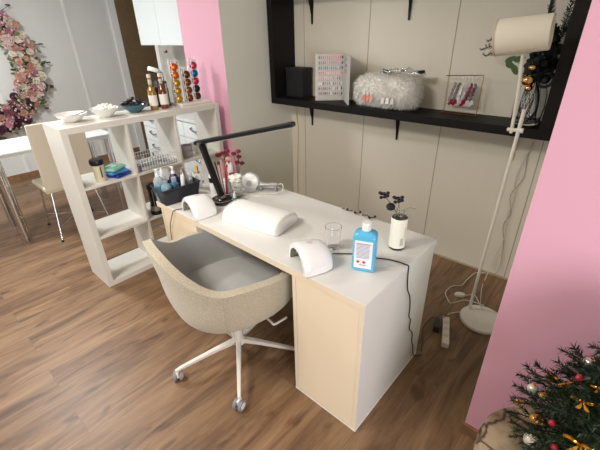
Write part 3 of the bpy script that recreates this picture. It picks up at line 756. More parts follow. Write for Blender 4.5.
# bead garland behind
t = thing('wire_garland', 'knotted dark wire and bead garland lying along the back desk edge', 'garland', (-.42, .585, DH))
b = B(); pts = [(-.10+.2*k/16, .006*math.sin(k*1.7), .008+.010*abs(math.sin(k*.9))) for k in range(17)]
b.tube(spline(pts, 4), .0018, 6); b.tube(spline([(p[0], -p[1], p[2]*.8+.003) for p in pts], 4), .0015, 6); b.build('wire', M('dark_wire', '3b342e', .5), t, smooth=True)
b = B()
for k in range(0, 17, 2): b.ball((pts[k][0], pts[k][1], pts[k][2]+.003), .006, 8)
b.build('beads', M('beige_bead', 'b8ab93', .5), t, smooth=True, auto=False)
b = B()
for k in (3, 7, 9, 14, 16): b.ball((pts[k][0], pts[k][1], pts[k][2]+.004), .007, 8)
b.build('dark_beads', DK, t, smooth=True, auto=False)

# black organiser bin
BX0, BX1, BY0, BY1 = -1.425, -1.285, .035, .265
t = thing('organiser_bin', 'black open plastic organiser bin full of bottles on the desk', 'bin', (-1.372, .105, DH), math.radians(-4))
b = loft([(rr(.062, .105, .012), 0), (rr(.078, .120, .014), .095)], cap=False)
b.f([v for v in b.bm.verts if v.co.z < .001][::-1])
b.build('bin_body', M('bin_dark_plastic', '2a2b30', .5), t, smooth=True, solid=.003)
b = B(); b.tube([(x, y, .095) for x, y in rr(.079, .121, .014)], .0035, 6, closed=True); b.build('rim', M('bin_dark_plastic'), t, smooth=True)
b = B().box(.073, .0775, -.03, .03, .06, .078); 
def bottle(name, label, x, y, z, prof_, mat, parts=(), group='bottles in the black organiser bin', cat='bottle', n=20):
    if 'bin' in group:
        x -= .02; y -= .045; prof_ = [(r*1.08, q*1.15) for r, q in prof_]; parts = [(a, [(r*1.08, q*1.15) for r, q in p], m_) for a, p, m_ in parts]
    t = thing(name, label, cat, (x, y, z), 0, group)
    B().lathe(prof_, n).build('bottle_body', mat, t, smooth=True)
    for nm, pr_, mt in parts: B().lathe(pr_, n).build(nm, mt, t, smooth=True)
    return t
DZ = DH+.004
def pump(t, z, mt, dx=-.03):
    z *= 1.15
    B().lathe([(0, z), (.011, z), (.011, z+.014), (.005, z+.016), (.004, z+.032), (.008, z+.033), (.008, z+.042), (0, z+.044)], 14).tube([(0, 0, z+.038), (dx*.6, 0, z+.039), (dx, 0, z+.033)], .0035, 6).build('pump_head', mt, t, smooth=True)
CLR = M('tinted_clear_plastic', 'd7e6ea', .12, trans=.6, ior=1.2)
PUMPW = M('pump_white', 'f0f2f2', .3)
t1 = bottle('pump_bottle', 'clear pump bottle with teal liquid at the left end of the black bin', -1.385, .065, DZ, [(0, 0), (.023, 0), (.025, .004), (.025, .11), (.018, .125), (.011, .13), (0, .13)], CLR, [('teal_label', [(.0253, .03), (.0257, .032), (.0257, .085), (.0253, .087)], M('teal_liquid', '3d8ea0', .3))]); pump(t1, .13, PUMPW)
t1 = bottle('pump_bottle', 'purple pump bottle with white pump in the middle of the black bin', -1.37, .155, DZ, [(0, 0), (.023, 0), (.025, .004), (.025, .105), (.018, .12), (.011, .126), (0, .126)], M('deep_purple_plastic', '2c2350', .25)); pump(t1, .126, PUMPW)
bottle('squeeze_bottle', 'white cone nozzle bottle between the teal and purple pump bottles', -1.405, .105, DZ, [(0, 0), (.02, 0), (.021, .004), (.021, .10), (.014, .115), (.004, .16), (0, .16)], M('milky_plastic', 'e9edf0', .35))
bottle('small_jar', 'squat pale blue bottle at the front of the black bin', -1.325, .075, DZ, [(0, 0), (.024, 0), (.026, .004), (.026, .085), (.02, .098), (.012, .1), (.012, .116), (0, .117)], M('pale_blue_plastic', 'a7c6d6', .2, trans=.4), [('blue_band', [(.0262, .02), (.0266, .022), (.0266, .07), (.0262, .072)], M('blue_band', '4c7fa0', .4))])
bottle('small_bottle', 'blue capped clear bottle beside the squat pale blue bottle', -1.325, .128, DZ, [(0, 0), (.02, 0), (.022, .004), (.022, .09), (.012, .1), (0, .1)], M('teal_plastic', '3f7790', .25, trans=.3), [('cap', [(0, .1), (.013, .1), (.013, .122), (0, .123)], CLR)])
bottle('cream_tube', 'white tapered tube standing at the front of the black bin', -1.305, .170, DZ, [(0, 0), (.018, 0), (.019, .004), (.006, .128), (0, .130)], M('tube_white', 'f3f1ee', .35))
bottle('steel_canister', 'slim silver spray can right of the purple pump bottle', -1.345, .200, DZ, [(0, 0), (.018, 0), (.018, .125), (.012, .135), (.006, .15), (0, .151)], STEEL)
bottle('clear_beaker', 'clear plastic beaker at the right end of the black bin', -1.355, .240, DZ, [(0, 0), (.02, 0), (.026, .12), (.0245, .12), (.019, .004), (0, .004)], ACRYL)
bottle('nail_file_cup', 'white cup holding nail files behind the black bin', -1.42, .285, DH, [(0, 0), (.022, 0), (.025, .10), (.0235, .10), (.021, .004), (0, .004)], M('cup_white', 'efefec', .35), group='pots on the desk', cat='cup')
tf = thing('nail_file', 'yellow nail file sticking up from the white cup', 'nail file', (-1.415, .28, DH+.005))
B().obox((0, -.0, .075), (.018, .002, .14), (.06, .05, .3)).build('file_blade', M('yellow_file', 'dcb653', .7), tf)
tf = thing('nail_file', 'black nail file sticking up beside the yellow one', 'nail file', (-1.425, .293, DH+.005))
B().obox((0, .0, .070), (.016, .002, .13), (-.05, -.04, .5)).build('file_blade', M('dark_file', '4a4644', .8), tf)
# pump bottle with black label
t1 = bottle('lotion_bottle', 'white bottle with black label between the bin and lamp arm', -1.275, .300, DH, [(0, 0), (.024, 0), (.026, .004), (.026, .105), (.016, .125), (.010, .13), (.010, .15), (0, .151)], M('lotion_white', 'e9e8e4', .3), [('black_label', [(.0262, .07), (.0266, .072), (.0266, .098), (.0262, .1)], BLACK)], group='pots on the desk')
# brush glass
t = thing('brush_glass', 'clear tumbler of nail brushes behind the desk lamp arm', 'brush holder', (-1.185, .315, DH), 0)
B().lathe([(0, 0), (.028, 0), (.033, .10), (.031, .10), (.026, .006), (0, .006)], 24).build('tumbler', GLASS, t, smooth=True)
bc = ['b81f3c', 'e8e2da', 'c7364f', 'd9d9dd', '2a2426', 'c94b62']
for i in range(6):
    a = i*1.05; lx, ly = .020*math.cos(a), .020*math.sin(a); tp = Vector((lx*1.9, ly*1.9, .175+.012*(i % 3)))
    tb = thing('nail_brush', '%s handled nail brush in the tumbler behind the lamp arm' % ['crimson', 'cream', 'pink red', 'silver grey', 'black', 'rose pink'][i], 'brush', (-1.185, .315, DH+.007), 0, 'nail brushes in the tumbler')
    B().tube([(lx*.6, ly*.6, 0), tp], .0038, 8).build('handle', M('brush_'+bc[i], bc[i], .3), tb, smooth=True)
    d_ = tp.normalized(); B().tube([tp, tp+d_*.012, tp+d_*.022], .004, 8, radii=[.004, .005, .0008]).build('bristles', M('bristle', '5a3a30', .8), tb, smooth=True)
# cotton jar
t = thing('cotton_jar', 'clear glass jar heaped with white cotton pads behind the desk lamp', 'jar', (-1.115, .345, DH))
B().lathe([(0, 0), (.034, 0), (.036, .004), (.036, .095), (.038, .1), (.036, .1), (.034, .095), (.033, .008), (0, .008)], 28).build('jar_glass', GLASS, t, smooth=True)
b = B()
for i in range(34):
    a = i*2.4; r_ = .020*math.sqrt((i % 6)/6.)+(.008 if i > 22 else 0); z = .018+.0042*min(i, 26)
    b.obox((r_*math.cos(a), r_*math.sin(a), z), (.03, .03, .010), (random.uniform(-.5, .5), random.uniform(-.5, .5), a))
b.build('cotton_pads', M('cotton_white', 'f6f2e8', .95), t, bevel=.003)
# polish bottle with teal
bottle('polish_bottle', 'tiny teal polish bottle with white cap beside the lamp base', -1.05, .275, DH, [(0, 0), (.012, 0), (.013, .003), (.013, .028), (.006, .034), (0, .034)], M('teal_polish', '1f7a80', .15), [('cap', [(0, .034), (.0075, .034), (.006, .062), (0, .063)], PLASW)], group='pots on the desk')
bottle('glass_pot', 'small clear glass pot beside the cotton jar', -1.055, .325, DH, [(0, 0), (.015, 0), (.017, .03), (.015, .03), (.013, .004), (0, .004)], GLASS, group='pots on the desk', cat='pot')
# artificial red roses with white bottle
t = thing('gnome_bottle', 'white bottle with peach round stopper behind the cotton jar', 'bottle', (-1.215, .385, DH))
B().lathe([(0, 0), (.020, 0), (.021, .004), (.021, .17), (.014, .185), (0, .186)], 20).build('bottle_body', M('white_card', 'efe9e6', .5), t, smooth=True)
B().lathe([(.0212, .09), (.0216, .092), (.0216, .12), (.0212, .122)], 20).build('red_band', M('red_band', 'a83048', .5), t, smooth=True)
B().ball((0, 0, .2), .021, 16, .8).build('stopper', M('peach_stopper', 'dba58e', .5), t, smooth=True, auto=False)
t = thing('rose_bunch', 'bunch of small dark red artificial roses behind the desk lamp', 'flowers', (-1.235, .46, DH))
B().lathe([(0, 0), (.022, 0), (.026, .09), (.024, .09), (.02, .004), (0, .004)], 20).build('pot', M('pot_pale', 'd9d5cf', .4), t, smooth=True)
RD = M('dark_red_petals', '8a1c36', .7, var=.3, vscale=60)
def rose(b, c, r_, m0=None):
    c = Vector(c)
    for k in range(7):
        a = k*2.4; rr_ = r_*.45*(k/7+.2); b.ball((0, 0, 0), r_*.55, 7, .6, Matrix.Translation(c+Vector((rr_*math.cos(a), rr_*math.sin(a), r_*.3*(1-k/7)))) @ Matrix.Rotation(a, 4, 'Z') @ Matrix.Rotation(.9, 4, 'X'))
    return b
for i, p in enumerate(((-.05, -.10, .215), (-.03, -.08, .225), (-.07, -.075, .205), (.005, -.02, .215), (.025, .0, .195), (.0, .02, .22), (.03, -.02, .165), (.025, .02, .15), (-.02, -.05, .235))):
    rose(B(), p, .021).tube(spline([(0, 0, .02), (p[0]*.4, p[1]*.4, .12), p], 3), .0015, 5).build('rose', RD, t, smooth=True, auto=False)
# nail drill
t = thing('nail_drill', 'white round nail drill control unit at the back left of the desk', 'nail drill', (-1.135, .475, DH), math.radians(35))
B().lathe([(0, -.030), (.044, -.030), (.052, -.022), (.055, 0), (.052, .022), (.042, .030), (0, .032)], 40, mat=Matrix.Translation((0, 0, .054)) @ Matrix.Rotation(PI/2-.15, 4, 'X')).box(-.035, .035, -.03, .03, 0, .012).build('housing', PLASW, t, smooth=True)
B().cyl((0, -.030, .052), (0, -.042, .050), .016, n=24).build('dial', M('dial_grey', 'c9c9c6', .3), t, smooth=True)
t = thing('drill_cradle', 'silver and white nail drill handpiece cradle beside the round unit', 'cradle', (-1.035, .535, DH), math.radians(35))
B().box(-.06, .05, -.022, .022, 0, .006).box(-.055, -.045, -.02, .02, .006, .028).box(.035, .045, -.02, .02, .006, .034).build('stand', M('cradle_grey', 'a9a8a4', .35), t, bevel=.002)
B().cyl((-.065, 0, .036), (.05, 0, .040), .011, .013, n=16).build('handpiece', M('handpiece_silver', 'c4c3c0', .25, .6), t, smooth=True)
B().tube(spline([(.05, 0, .04), (.085, -.01, .045), (.085, -.05, .012), (.02, -.065, .004), (-.05, -.06, .004)], 6), .003, 8).build('coiled_cord', M('cord_pale', 'dcdad4', .4), t, smooth=True)

# ------------------------------------------------------------------ on top of the cube shelf
def bowl(name, label, x, y, mat, R, hh, cat='bowl', flare=1.0):
    t = thing(name, label, cat, (x, y, KT))
    B().lathe([(0, 0), (.034, 0), (.038, .004), (R*.62, hh*.35), (R*.88, hh*.72), (R, hh), (R*.965, hh), (R*.84, hh*.72), (R*.55, hh*.38), (.025, .012), (0, .012)], 40).build('bowl_body', mat, t, smooth=True)
    return t
WB = M('white_ceramic', 'f0eeea', .2, coat=.3)
b1 = bowl('serving_bowl', 'shallow white bowl with tilted spoon nearest the shelf front corner', -2.085, -.115, WB, .092, .052)
ts = thing('teaspoon', 'small dark spoon lying in the shallow white bowl', 'spoon', (-2.085, -.115, KT+.03))
B().tube(spline([(-.02, -.02, .004), (.02, .03, .014), (.05, .07, .030)], 4), .003, 6).lathe([(0, -.002), (.012, 0), (.013, .003), (0, .003)], 12, (-.025, -.026, 0), sx=1.2).build('spoon_body', M('dark_steel', '5a5652', .3, 1), ts, smooth=True)
bowl('serving_bowl', 'white bowl heaped with wrapped sweets, middle of the three bowls', -2.075, .085, WB, .088, .058)
pt = None
for i in range(22):
    a = i*2.399; r_ = .062*math.sqrt(((i*7) % 22)/22.); zz = KT+.050+(.062-r_)*.35+random.uniform(0, .006)
    lab = 'white wrapped sweet in the heap in the middle white bowl'
    if pt is None:
        pt = thing('wrapped_sweet', lab, 'sweet', (-2.075+r_*math.cos(a), .085+r_*math.sin(a), zz), a, 'white wrapped sweets in the middle bowl')
        B().lathe([(0, -.02), (.010, -.026), (.004, -.016), (.0095, -.010), (.0105, 0), (.0095, .010), (.004, .016), (.010, .026), (0, .02)], 10, mat=Matrix.Rotation(PI/2, 4, 'X')).build('wrapper', M('sweet_wrapper_white', 'f7f4ee', .35), pt, smooth=True)
    else:
        c = copy_tree(pt); c.location = (-2.075+r_*math.cos(a), .085+r_*math.sin(a), zz); c.rotation_euler = (random.uniform(-.3, .3), random.uniform(-.3, .3), a)
bowl('serving_bowl', 'dark teal bowl of chocolates, rightmost of the three bowls', -2.075, .285, M('teal_ceramic', '3c6470', .2, coat=.3), .092, .056)
pt = {}
ccol = {'dark': '241814', 'black': '15120f', 'maroon': '4a1c22', 'silver': 'c9c6c4'}
for i in range(34):
    a = i*2.399; r_ = .074*math.sqrt(((i*11) % 34)/34.); zz = KT+.052+(.074-r_)*.5+random.uniform(0, .008)
    key = ['dark', 'black', 'dark', 'maroon', 'black', 'dark', 'silver'][i % 7]
    pos = (-2.075+r_*math.cos(a), .285+r_*math.sin(a), zz)
    if key not in pt:
        pt[key] = thing('chocolate', '%s wrapped chocolate in the teal bowl' % key, 'chocolate', pos, a, '%s wrapped chocolates in the teal bowl' % key)
        b = B().obox((0, 0, 0), (.020, .013, .012)); b.prism([(.010, .002), (.019, .009), (.019, -.009), (.010, -.002)], -.001, .001); b.prism([(-.010, .002), (-.019, .009), (-.019, -.009), (-.010, -.002)], -.001, .001)
        b.build('wrapper', M('choc_'+key, ccol[key], .3, metal=.2), pt[key], bevel=.002)
    else:
        c = copy_tree(pt[key]); c.location = pos; c.rotation_euler = (random.uniform(-.6, .6), random.uniform(-.6, .6), a)
# syrup bottles
def syrup(label, x, y, liq, lab2):
    t = thing('syrup_bottle', label, 'bottle', (x, y, KT), -.6, 'syrup bottles on the cube shelf')
    B().lathe([(0, 0), (.026, 0), (.028, .004), (.028, .115), (.024, .135), (.013, .155), (.0115, .165), (.0115, .20), (.0125, .202), (.0125, .212), (0, .212)], 24).build('bottle_glass', M('syrup_'+liq, liq, .08, coat=.6, trans=.35), t, smooth=True)
    o = B().lathe([(.0284, .03), (.0288, .032), (.0288, .098), (.0284, .1)], 24).build('label_sticker', M('syrup_label', 'ece6dc', .6), t, smooth=True)
    b = B(); b.box(-.012, .012, -.0292, -.0288, .07, .082); b.box(-.008, .008, -.0292, -.0288, .042, .06); b.build('label_print', M('syrup_print_'+lab2, lab2, .6), o)
    B().lathe([(0, .212), (.0135, .212), (.0135, .232), (.012, .235), (0, .235)], 20).build('cap', M('cap_dull_white', 'd9cdc2', .4), t, smooth=True)
    B().lathe([(.0118, .17), (.0126, .172), (.0126, .2), (.0118, .202)], 20).build('neck_band', M('neck_band', 'c9bfae', .4), t, smooth=True)
syrup('amber golden syrup bottle, left of the pair on the cube shelf', -2.045, .415, 'b98a2e', '8a7a60')
syrup('reddish brown syrup bottle, right of the pair on the cube shelf', -2.035, .49, '8a4420', '7a3a2c')
# capsule stand
t = thing('capsule_stand', 'clear and white stand of coffee capsules against the pink column', 'capsule holder', (-2.06, .722, KT))
B().box(-.115, .075, -.125, .135, 0, .018).build('base', M('stand_white', 'e9e2d8', .4), t, bevel=.003)
b = B()
cols = [(-.02, -.085, 5, .275), (.0, -.005, 4, .225), (-.03, .085, 5, .28)]
for x, y, n_, hh in cols:
    for s_ in (-1, 1): b.box(x-.024, x-.004, y+s_*.0295-.0012, y+s_*.0295+.0012, .018, hh+.03)
    b.box(x-.027, x-.0245, y-.029, y+.029, .018, hh+.03)
b.build('clear_tube', ACRYL, t)
b = B()
for x, y, n_, hh in cols:
    for s_ in (-1, 1): b.tube([(x+.022, y+s_*.0295, .018), (x+.022, y+s_*.0295, hh+.03), (x-.025, y+s_*.0295, hh+.04)], .0016, 6)
b.build('wire_rail', M('rail_white', 'eeeeee', .3), t, smooth=True)
ccs = [['c89a2c', 'b98a20', 'c28f24', 'd9691e', 'e06a22'], ['7a4a20', '85501f', '7a4a22', '6c3f1c'], ['50341c', '24262c', 'b8404c', '1c6e94', 'c0485a']]
names = {'c89a2c': 'gold', 'b98a20': 'dull gold', 'c28f24': 'ochre', 'd9691e': 'orange', 'e06a22': 'bright orange', '7a4a20': 'bronze', '85501f': 'copper brown', '7a4a22': 'brown', '6c3f1c': 'dark bronze', '50341c': 'dark brown', '24262c': 'black', 'b8404c': 'red', '1c6e94': 'blue', 'c0485a': 'pinkish red'}
for ci, (x, y, n_, hh) in enumerate(cols):
    for k in range(n_):
        cc = ccs[ci][k]; z = KT+.018+.027+.0545*k
        c = thing('coffee_capsule', '%s coffee capsule, %s in the %s column of the stand' % (names[cc], ['bottom', 'second from bottom', 'third from bottom', 'fourth from bottom', 'topmost'][k] if k < n_-1 else 'topmost', ['left', 'middle', 'right'][ci]), 'coffee capsule', (-2.06+x, .722+y, z), -.35, 'coffee capsules in the stand')
        B().lathe([(0, -.018), (.012, -.017), (.017, .004), (.024, .010), (.0268, .0115), (.0268, .0145), (.021, .018), (.009, .021), (0, .0215)], 22, mat=Matrix.Rotation(PI/2, 4, 'Y')).build('foil_cup', M('capsule_'+cc, cc, .25, .75), c, smooth=True)
# coffee machine
t = thing('coffee_machine', 'black and silver coffee machine with tilted round white head behind the syrup bottles', 'coffee machine', (-2.155, .50, KT), math.radians(-10))
B().box(-.05, .045, -.045, .085, 0, .13).build('body', BLACKP, t, bevel=.006)
b = B()
for y in (.022, .045, .068): b.box(.045, .0475, y-.005, y+.005, .01, .16)
b.build('silver_stripes', M('stripe_silver', 'c9c9c6', .25, .6), t)
B().box(-.03, .045, .01, .08, .13, .175).build('water_tank', M('tank_smoke', '3c3c40', .15, trans=.4), t, bevel=.004)
m = Matrix.Translation((.0, .015, .235)) @ Matrix.Rotation(-.35, 4, 'X')
hdm = B().lathe([(0, .0), (.040, 0), (.044, .005), (.044, .024), (.04, .03), (0, .032)], 32, mat=m).build('head', M('machine_head_white', 'f2f3f4', .25), t, smooth=True)
B().lathe([(0, -.012), (.034, -.010), (.042, 0), (0, 0)], 32, mat=m).build('head_underside', BLACKP, hdm, smooth=True)
B().tube(spline([(0, .045, .235), (0, .068, .22), (0, .062, .13)], 5), .012, 10).build('neck', STEEL, t, smooth=True)

# ------------------------------------------------------------------ inside the cube shelf
Z1, Z0 = .741, .390
t = thing('travel_mug', 'cream travel mug with black lid in the upper left compartment', 'mug', (-1.985, -.082, Z1))
B().lathe([(0, 0), (.031, 0), (.033, .004), (.036, .11), (0, .112)], 28).build('mug_body', M('cream_mug', 'ded2b4', .4), t, smooth=True)
B().lathe([(0, .112), (.041, .112), (.044, .118), (.044, .138), (.040, .146), (0, .148)], 28).build('lid', BLACKP, t, smooth=True)
B().box(.0335, .0365, -.004, .004, .03, .10).build('window_slot', M('slot_dark', '4a4034', .4), t)
stack = [('blue', '1f3f9a', 'blue foil pack at the bottom of the pack stack beside the mug', .17), ('sky blue', '4f8fd0', 'sky blue pack in the middle of the stack beside the mug', -.12), ('green', '7fc0a8', 'pale green and white pack topping the stack beside the mug', .3)]
for i, (nm, hx, lab, rz) in enumerate(stack):
    t = thing('soft_pack', lab, 'pack', (-2.00+.006*i, .040-.015*i, Z1+.026*i), rz+.2, 'soft packs in the upper left compartment')
    b = loft([(rr(.048, .055, .01), 0), (rr(.060, .068, .012), .012), (rr(.048, .055, .01), .025)]); b.build('pack_body', M('pack_'+hx, hx, .25), t, smooth=True, auto=False)
    B().box(-.03, .02, -.03, .02, .0245, .0258).build('pack_print', M('pack_print_pale', 'd9e6ee', .4), t)
# clear compartment box
t = thing('acrylic_caddy', 'clear acrylic box with slotted sides in the upper middle compartment', 'caddy', (-2.035, .31, Z1))
b = B(); b.box(-.10, .10, -.14, .14, 0, .004)
for y in (-.14, .138): b.box(-.10, .10, y, y+.002, .004, .03)
for x in (-.10, .098): b.box(x, x+.002, -.14, .14, .004, .03)
b.build('tray', ACRYL, t)
b = B()
for k in range(14):
    y = -.13+.02*k
    for x in (-.099, .099): b.tube([(x, y, .01), (x, y, .085)], .0016, 6)
for z in (.06, .085):
    b.tube([(-.099, -.139, z), (.099, -.139, z), (.099, .139, z), (-.099, .139, z)], .002, 6, closed=True)
b.build('wire_sides', M('wire_white', 'fbfbfb', .25), t, smooth=True)
for i in range(5):
    g = bottle('shot_glass', ['clear shot glass at the left front of the acrylic caddy', 'clear shot glass at the middle front of the acrylic caddy', 'clear shot glass at the right front of the acrylic caddy', 'clear shot glass at the left back of the acrylic caddy', 'clear shot glass at the right back of the acrylic caddy'][i], -1.985 if i < 3 else -2.085, .31+[-.08, 0, .08, -.06, .06][i], Z1+.005, [(0, 0), (.018, 0), (.023, .06), (.0215, .06), (.017, .006), (0, .006)], GLASS, group='shot glasses in the acrylic caddy', cat='glass')
# cups in cell three
t = thing('cup', 'grey ceramic cup at the bottom of the stack in the upper right compartment', 'cup', (-2.0, .585, Z1), 0, 'grey cups stacked in the upper right compartment')
CG = M('grey_ceramic', 'b8b0b0', .35)
B().lathe([(0, 0), (.034, 0), (.040, .006), (.046, .05), (.044, .05), (.038, .010), (0, .008)], 28).build('cup_body', CG, t, smooth=True)
B().tube([(0, -.045-.018*math.sin(a), .028+.018*math.cos(a)) for a in [PI*k/8 for k in range(9)]], .004, 8).build('handle', CG, t, smooth=True)
c = copy_tree(t); c.location = (-2.0, .585, Z1+.040); c.rotation_euler = (0, 0, .8); c['label'] = 'grey ceramic cup topping the stack in the upper right compartment'
t = thing('box', 'small pale grey box beside the stacked cups in the upper right compartment', 'box', (-2.04, .72, Z1))
B().box(-.05, .05, -.05, .05, 0, .07).build('carton', M('carton_grey', 'c9c5be', .5), t, bevel=.002)
B().box(-.051, .051, -.051, .051, .07, .076).build('lid', M('carton_lid', 'a9a49c', .5), t, bevel=.002)
# coffee press in middle compartment
t = thing('coffee_press', 'black and chrome coffee press in the centre compartment of the shelf', 'coffee press', (-1.975, .238, Z0), math.radians(30))
B().lathe([(0, 0), (.045, 0), (.047, .004), (.047, .03), (0, .03)], 28).build('base', BLACKP, t, smooth=True)
B().lathe([(0, .03), (.043, .031), (.044, .07), (0, .071)], 28).build('drip_tray', CHROME, t, smooth=True)
B().lathe([(0, .071), (.034, .073), (.034, .20), (0, .202)], 28).build('beaker', M('smoky_glass', '3a302c', .1, trans=.4), t, smooth=True)
B().lathe([(0, .2), (.040, .202), (.04, .225), (.012, .238), (0, .245)], 28).build('lid', BLACKP, t, smooth=True)
b = B()
for k in range(4):
    a = k*PI/2+.4; b.tube([(.036*math.cos(a), .036*math.sin(a), .07), (.036*math.cos(a), .036*math.sin(a), .205)], .0025, 6)
b.build('frame_rods', CHROME, t, smooth=True)
t = thing('tea_tin', 'tall copper brown tin behind the coffee press', 'tin', (-2.10, .30, Z0))
B().lathe([(0, 0), (.035, 0), (.035, .17), (.033, .175), (0, .175)], 24).build('tin_body', M('copper_tin', '8a6a58', .35, .6), t, smooth=True)
B().lathe([(0, .175), (.036, .175), (.036, .19), (0, .192)], 24).build('lid', DGREY, t, smooth=True)

# ------------------------------------------------------------------ dining table and chair
t = thing('dining_table', 'white topped dining table on chrome legs by the grey wall', 'table', (-3.39, -.15, 0))
TZ = .78
rbox('tabletop', M('white_glass_top', 'f3f7f6', .12, coat=.6), t, -3.665, -3.12, -1.30, .50, TZ-.012, TZ, .002)
rbox('apron', M('apron_white', 'dfe3e2', .4), t, -3.63, -3.155, -1.25, .46, TZ-.05, TZ-.012, .002)
for x, y in ((-3.155, -.43), (-3.60, -.43), (-3.155, .44), (-3.60, .44)):
    b = B(); b.cyl((x, y, .0), (x, y, TZ-.05), .024, n=20); b.cyl((x-.03, y+.03, .0), (x-.03, y+.03, TZ-.05), .012, n=14)
    b.build('leg', CHROME, t, world=True, smooth=True)
t = thing('dining_chair', 'high backed cream dining chair with thin chrome legs at the white table', 'chair', (-3.13, .0, 0))
BE = M('cream_leatherette', 'd9d0bb', .5)
b = B(); Y0, Y1 = -.205, .205
secs2 = []
for x, z, th in ((-2.965, .435, .030), (-2.955, .55, .028), (-2.945, .70, .026), (-2.925, .86, .024), (-2.895, 1.0, .022)):
    secs2.append([b.bm.verts.new(p) for p in ((x, Y0, z), (x, Y1, z), (x-th, Y1, z), (x-th, Y0, z))])
for A, C_ in zip(secs2, secs2[1:]):
    for k in range(4): b.f([A[k], A[(k+1) % 4], C_[(k+1) % 4], C_[k]])
b.f(secs2[0][::-1]); b.f(secs2[-1]); b.build('backrest', BE, t, world=True, bevel=.008, smooth=True)
B().box(-3.38, -2.97, Y0, Y1, .415, .455).build('seat', BE, t, world=True, bevel=.012)
for x, y, xt, yt in ((-2.90, -.23, -2.99, -.17), (-2.90, .20, -2.99, .16), (-3.36, -.20, -3.32, -.17), (-3.36, .20, -3.32, .17)):
    lg = B().tube(spline([(xt, yt, .42), ((x+xt)/2, (y+yt)/2, .21), (x, y, .012)], 4), .008, 10).build('leg', CHROME, t, world=True, smooth=True)
    B().cyl((x, y, 0), (x, y, .018), .011, n=12).build('foot_cap', BLACKP, lg, world=True, smooth=True)
B().tube([(-3.33, -.19, .12), (-2.93, .18, .13)], .004, 8).tube([(-2.93, -.2, .12), (-3.33, .19, .13)], .004, 8).build('cross_wires', CHROME, t, world=True, smooth=True)

# ------------------------------------------------------------------ kitchen units
KW = M('kitchen_white_gloss', 'e4eae9', .3)
t = thing('base_cabinet', 'white kitchen base cabinet of drawers with curved handles behind the shelf', 'cabinet', (-3.0, 1.32, 0))
rbox('carcass', KW, t, -3.62, -2.375, 1.07, 1.598, .0, .83, .002)
rbox('worktop', M('worktop_pale', 'dcdcd8', .3), t, -3.64, -2.375, 1.045, 1.598, .84, .87, .002)
rbox('shadow_gap', M('gap_dark', '3a3a3a', .6), t, -3.61, -2.38, 1.075, 1.59, .83, .84, 0)
for (x0, x1) in ((-3.615, -3.205), (-3.2, -2.79), (-2.785, -2.38)):
    for z0, z1 in ((.08, .33), (.335, .53), (.535, .68), (.685, .825)):
        dr = rbox('drawer', KW, t, x0, x1, 1.052, 1.07, z0, z1, .003)
        xm = (x0+x1)/2; zm = z1-.045
        B().tube(spline([(xm-.05, 1.052, zm+.01), (xm-.045, 1.028, zm+.008), (xm, 1.022, zm-.006), (xm+.045, 1.028, zm-.008), (xm+.05, 1.052, zm-.01)], 4), .007, 8).build('handle', M('handle_pewter', '7e7f82', .3, .8), dr, world=True, smooth=True)
t = thing('wall_cabinet', 'white two door kitchen wall cabinet beside the pink column', 'cabinet', (-3.1, 1.4, 1.5))
rbox('carcass', KW, t, -3.60, -2.40, 1.222, 1.598, 1.502, 2.3, .002)
rbox('door', KW, t, -3.60, -3.20, 1.20, 1.222, 1.50, 2.3, .003)
rbox('door', KW, t, -3.195, -2.80, 1.20, 1.222, 1.50, 2.3, .003)
rbox('door', KW, t, -2.795, -2.40, 1.20, 1.222, 1.50, 2.3, .003)
t = thing('wall_hook', 'small dark hook on the grey wall under the wall cabinet', 'hook', (-3.80, 1.6, 1.42))
B().box(-.015, .015, -.01, 0, -.012, .012).tube(spline([(0, -.008, .0), (0, -.03, -.01), (0, -.035, .01)], 4), .004, 6).build('hook_body', M('hook_dark', '55504a', .4, .6), t, smooth=False)

# ------------------------------------------------------------------ flower wreath
WCY, WCZ, WR = -.175, 1.33, .655
t = thing('flower_wreath', 'large round wreath of pink and cream flowers on the grey wall', 'wreath', (-5.095, WCY, WCZ))
B().tube([(-5.055, WCY+WR*math.cos(a), WCZ+WR*math.sin(a)) for a in [k*PI/32 for k in range(64)]], .04, 8, closed=True).build('vine_ring', M('vine_brown', '5a4434', .8), t, world=True, smooth=True)
petal = {'rose_pink': 'c48a94', 'blush': 'e2c6c0', 'cream': 'e6dfca', 'plum': '4c2636', 'peach': 'cf9c8a', 'dusty': '96606a', 'bright_pink': 'c884a4'}
def flower_mesh(colk, r_):
    b = B(); Mx = Matrix.Rotation(PI/2, 4, 'Y')
    for layer, (np_, rad, tilt, sz) in enumerate(((7, .85, .35, .5), (6, .55, .75, .45), (4, .25, 1.15, .36))):
        for k in range(np_):
            a = 2*PI*k/np_+layer*.4
            m = Mx @ Matrix.Rotation(a, 4, 'Z') @ Matrix.Translation((r_*rad*.75, 0, r_*.14*layer)) @ Matrix.Rotation(-tilt, 4, 'Y')
            pts = [(r_*sz*math.cos(q_), r_*sz*1.15*math.sin(q_)) for q_ in [j*PI/4 for j in range(8)]]
            b.prism(pts, -.0015, .0015, m)
    b.ball((0, 0, 0), r_*.2, 8, 1, Matrix.Translation((r_*.35, 0, 0)))
    return b
protos = {}
NF = 100
